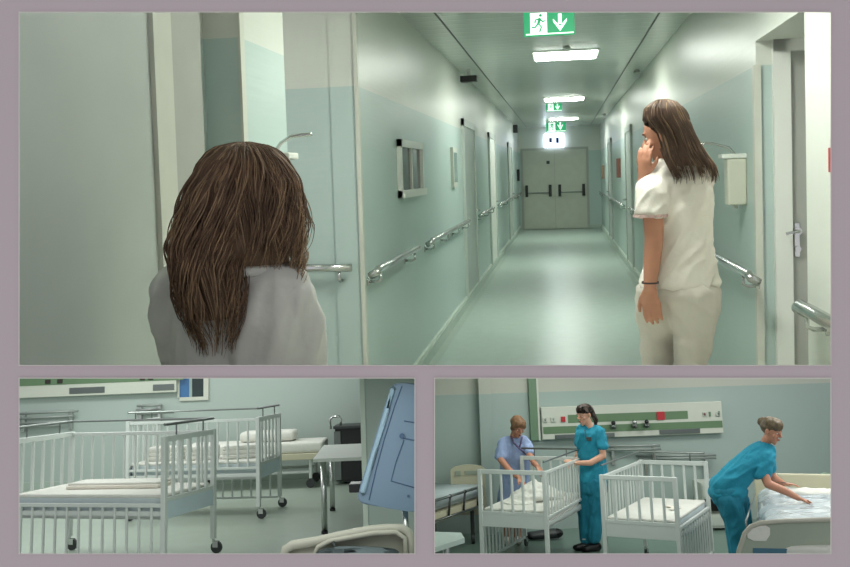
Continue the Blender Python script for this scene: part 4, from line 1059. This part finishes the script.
# right nurse bending over the bed
t, P = mk(745, 8.95, 'nurse in turquoise scrubs bending over the right bed')
hc = P(771, 431, -.05); Mh = head_mtx(hc, 48, 22, 0, 1.0)
b = MB(); head(b, Mh)
b.chain([(P(767, 439, -.02), .045), (P(764, 448, .02), .055)])
b.chain([(P(762, 468, -.12), .048), (P(768, 484, -.18), .042), (P(785, 491, -.25), .036), (P(798, 498, -.3), .026)])
hand(b, P(798, 498, -.3), P(812, 503, -.33)-P(798, 498, -.3), (0, -.3, -1), .6, 1, 1.05)
b.chain([(P(766, 466, .2), .045), (P(774, 478, .2), .038), (P(783, 483.5, .2), .028)])
hand(b, P(783, 483.5, .2), P(797, 484.5, .2)-P(783, 483.5, .2), (0, 0, -1), .3, -1)
b.chain([(P(764, 448, .02), .055), (P(745, 468), .08), (P(729, 492), .08), (P(735, 525, -.05), .05), (P(738, 575, -.05), .04)]); b.chain([(P(731, 494, .05), .07), (P(742, 525, .12), .045), (P(741, 565, .12), .04)]); b.chain([(P(764, 452), .04), (P(762, 466, -.12), .04)]); b.chain([(P(764, 452), .04), (P(766, 464, .2), .04)])
b.flesh('body', skin_tan, t, voxel=.006, smooth=4); face(Mh, t); brows(Mh, t, hair_as)
b = MB()
b.chain([(P(762, 451, .0), (.13, .14, .08)), (P(752, 462, .0), (.15, .15, .09)), (P(738, 474, 0), (.15, .15, .1)), (P(728, 485, 0), (.165, .16, .1)), (P(728, 493, 0), (.175, .17, .07))], seg=16)
b.chain([(P(766, 455, -.08), (.08, .08, .07)), (P(762, 474, -.13), (.08, .08, .05))]); b.chain([(P(766, 454, .12), (.08, .08, .07)), (P(768, 468, .2), (.065, .065, .05))])
folds(b.flesh('tunic', scrubs, t, voxel=.012, smooth=3), .018, (1, 0, .6), 10, .3, 4)
b = MB()
b.chain([(P(727, 491), (.165, .16, .07)), (P(730, 500), (.16, .15, .07))])
b.chain([(P(728, 498, -.05), (.12, .12, .07)), (P(736, 525, -.05), (.095, .10, .07)), (P(738, 552, -.05), (.075, .085, .06)), (P(739, 580, -.05), (.07, .08, .04))]); b.chain([(P(735, 498, .1), (.12, .12, .07)), (P(742, 525, .12), (.09, .10, .07)), (P(741, 570, .12), (.07, .08, .05))])
folds(b.flesh('trousers', scrubs_d, t, voxel=.012, smooth=3), .014, (.2, 0, 1), 11, .35, 6)
for dx, dy in ((0, -.05), (6, .12)):
    b = MB(); q = P(740+dx, 580, dy); b.hull([((q.x, q.y, .05), (.05, .05, .05)), ((q.x+.15, q.y-.02, .035), (.045, .045, .035))]); b.build('shoe', black, t, True)
b = MB(); b.loft([(P(780.5, 482, .2), .034, .034), (P(783, 482.6, .2), .034, .034)], 12); b.build('wristwatch', black, t)
b = MB(); b.chain([((0, .03, .045), (.084, .09, .086)), ((0, -.025, .068), (.078, .07, .066))], Mh, 14); b.hull([((0, .1, .05), (.05, .05, .05))], Mh, 10); b.chain([((.06, -.05, .05), (.03, .03, .03)), ((.075, -.03, .0), (.012, .02, .03))], Mh, 8)
b.flesh('hair', hair_as, t, voxel=.008, smooth=1, wob=.02)

# ================================================================= CLIPPING WHERE THE SLABS CUT THE ROOMS
bpy.context.view_layer.update()
M4 = Matrix.Translation(CAM) @ CW.to_4x4(); M4i = M4.inverted()
def clip(o, planes):
    me = None
    W = M4i @ o.matrix_world
    for (pt, nrm) in planes:       # keep the side nrm points away from
        src = o.data
        ds = [(W @ v.co - pt).dot(nrm) for v in src.vertices]
        if not ds or max(ds) <= 0: continue
        bm = bmesh.new(); bm.from_mesh(src); bm.transform(W)
        g = bm.verts[:]+bm.edges[:]+bm.faces[:]
        r = bmesh.ops.bisect_plane(bm, geom=g, plane_co=pt, plane_no=nrm, clear_outer=True)
        ed = [e for e in bm.edges if e.is_boundary and all(abs((v.co-pt).dot(nrm)) < 1e-4 for v in e.verts)]
        if ed:
            try: bmesh.ops.holes_fill(bm, edges=ed, sides=0)
            except Exception: pass
        bm.transform(W.inverted())
        n = src.copy(); bm.to_mesh(n); bm.free(); o.data = n
def plane_h(py, up):
    """plane through the eye and the horizontal line py; up: remove what lies above it"""
    d = ray(CX, py).normalized(); n = V((1, 0, 0)).cross(d)
    if (n.z > 0) != up: n = -n
    return (V((0, 0, 0)), n)
def plane_v(px, right):
    d = ray(px, CY).normalized(); n = V((0, 0, 1)).cross(d)
    if (n.x > 0) != right: n = -n
    return (V((0, 0, 0)), n)
SKIP = {'wall_front', 'wall_middle'}
iA = RA.Mi
def room_of(o):
    r = o
    while r.parent: r = r.parent
    m = r.matrix_world.to_3x3()
    u = m @ V((0, 0, 1)); u.normalize()
    best = None
    for nm, R in (('A', RA), ('B', RB), ('C', RC)):
        v = R.M.to_3x3() @ V((0, 0, 1)); d = (v-u).length
        if best is None or d < best[0]: best = (d, nm)
    return best[1]
M4u = M4.to_3x3() @ V((0, 0, 1))
for o in [x for x in C.objects if x.type == 'MESH']:
    r = o
    while r.parent: r = r.parent
    if (r.matrix_world.to_3x3() @ V((0, 0, 1)) - M4u).length < 1e-4: continue
    k = room_of(o)
    if k == 'A':
        if o.name.startswith(('floor', 'ceiling')): continue
        clip(o, [plane_h(370.3, False)])
    elif k == 'B': clip(o, [plane_h(373.4, True), plane_v(423.3, True)])
    else: clip(o, [plane_h(373.4, True), plane_v(426.7, False)])
# drop anything a cut removed completely
for o in [x for x in C.objects if x.type == 'MESH']:
    if len(o.data.polygons) == 0: bpy.data.objects.remove(o)

# ================================================================= LIGHTS
def area(name, loc, sx, sy, e, col=(1, 1, 1), room=RA, rotm=None):
    L = bpy.data.lights.new(name, 'AREA'); L.shape = 'RECTANGLE'; L.size = sx; L.size_y = sy; L.energy = e; L.color = col
    o = bpy.data.objects.new(name, L); C.objects.link(o); o.matrix_world = room.M @ Matrix.Translation(V(loc)) @ (rotm or Matrix.Identity(4)); return o
# ceiling lamps of the two lower rooms (above their visible part)
for i, (x, y) in enumerate(((-4.2, 8.6), (-1.6, 8.6), (-4.2, 11.4), (-1.6, 11.4))): area('room_lamp', (x, y, 2.7 if y > 9 else 2.35), 1.2, .6, 34, (.94, 1, .93), RB)
area('room_lamp', (-1.6, 6.4, 1.75), 1.6, .5, 14, (.94, 1, .93), RB)  # extra unseen light added for the nearer part of this room
for i, (x, y) in enumerate(((1.4, 8.8), (4.0, 8.8), (1.6, 11.0), (4.2, 11.0))): area('room_lamp', (x, y, 2.6 if y > 9 else 2.45), 1.2, .6, 26, (.97, 1, .93), RC)
area('room_lamp', (2.6, 6.6, 2.1), 1.6, .5, 14, (.97, 1, .93), RC)  # likewise an added light, for the nearer things here

def slab_fill(px, d, sx, sy, e, col):
    """unseen fill light added flush under the sloping slab"""
    L = bpy.data.lights.new('slab_fill_light', 'AREA'); L.shape = 'RECTANGLE'; L.size = sx; L.size_y = sy; L.energy = e; L.color = col
    o = bpy.data.objects.new('slab_fill_light', L); C.objects.link(o)
    y = ray(CX, 373.6).normalized(); x = V((1, 0, 0)); z = x.cross(y).normalized()
    o.matrix_world = M4 @ (Matrix.Translation(ray(px, 373.6)*d) @ Matrix((x, y, z)).transposed().to_4x4())
slab_fill(260, 3.4, 1.2, 1.2, 9, (.95, 1, .95)); slab_fill(290, 5.6, 1.5, 1.0, 22, (.95, 1, .95))  # added fills that brighten the near things in both lower rooms
slab_fill(640, 4.6, 1.6, 1.4, 16, (.97, 1, .94))
w = bpy.data.worlds.new('World'); bpy.context.scene.world = w; w.use_nodes = True
bg = w.node_tree.nodes['Background']; bg.inputs[0].default_value = (.97, .97, 1, 1); bg.inputs[1].default_value = .85

cam = bpy.data.cameras.new('Camera'); co = bpy.data.objects.new('Camera', cam); C.objects.link(co)
cam.sensor_width = 36; cam.sensor_fit = 'HORIZONTAL'; cam.lens = F*36/850; cam.shift_y = -(283.5-CY)/850; cam.clip_start = .05; cam.clip_end = 200
R = Matrix((CW @ V((1, 0, 0)), CW @ V((0, 0, 1)), CW @ V((0, -1, 0)))).transposed()
co.matrix_world = Matrix.Translation(CAM) @ R.to_4x4()
sc = bpy.context.scene; sc.camera = co
sc.view_settings.view_transform = 'Standard'; sc.view_settings.look = 'None'; sc.view_settings.gamma = 1; sc.view_settings.exposure = 0
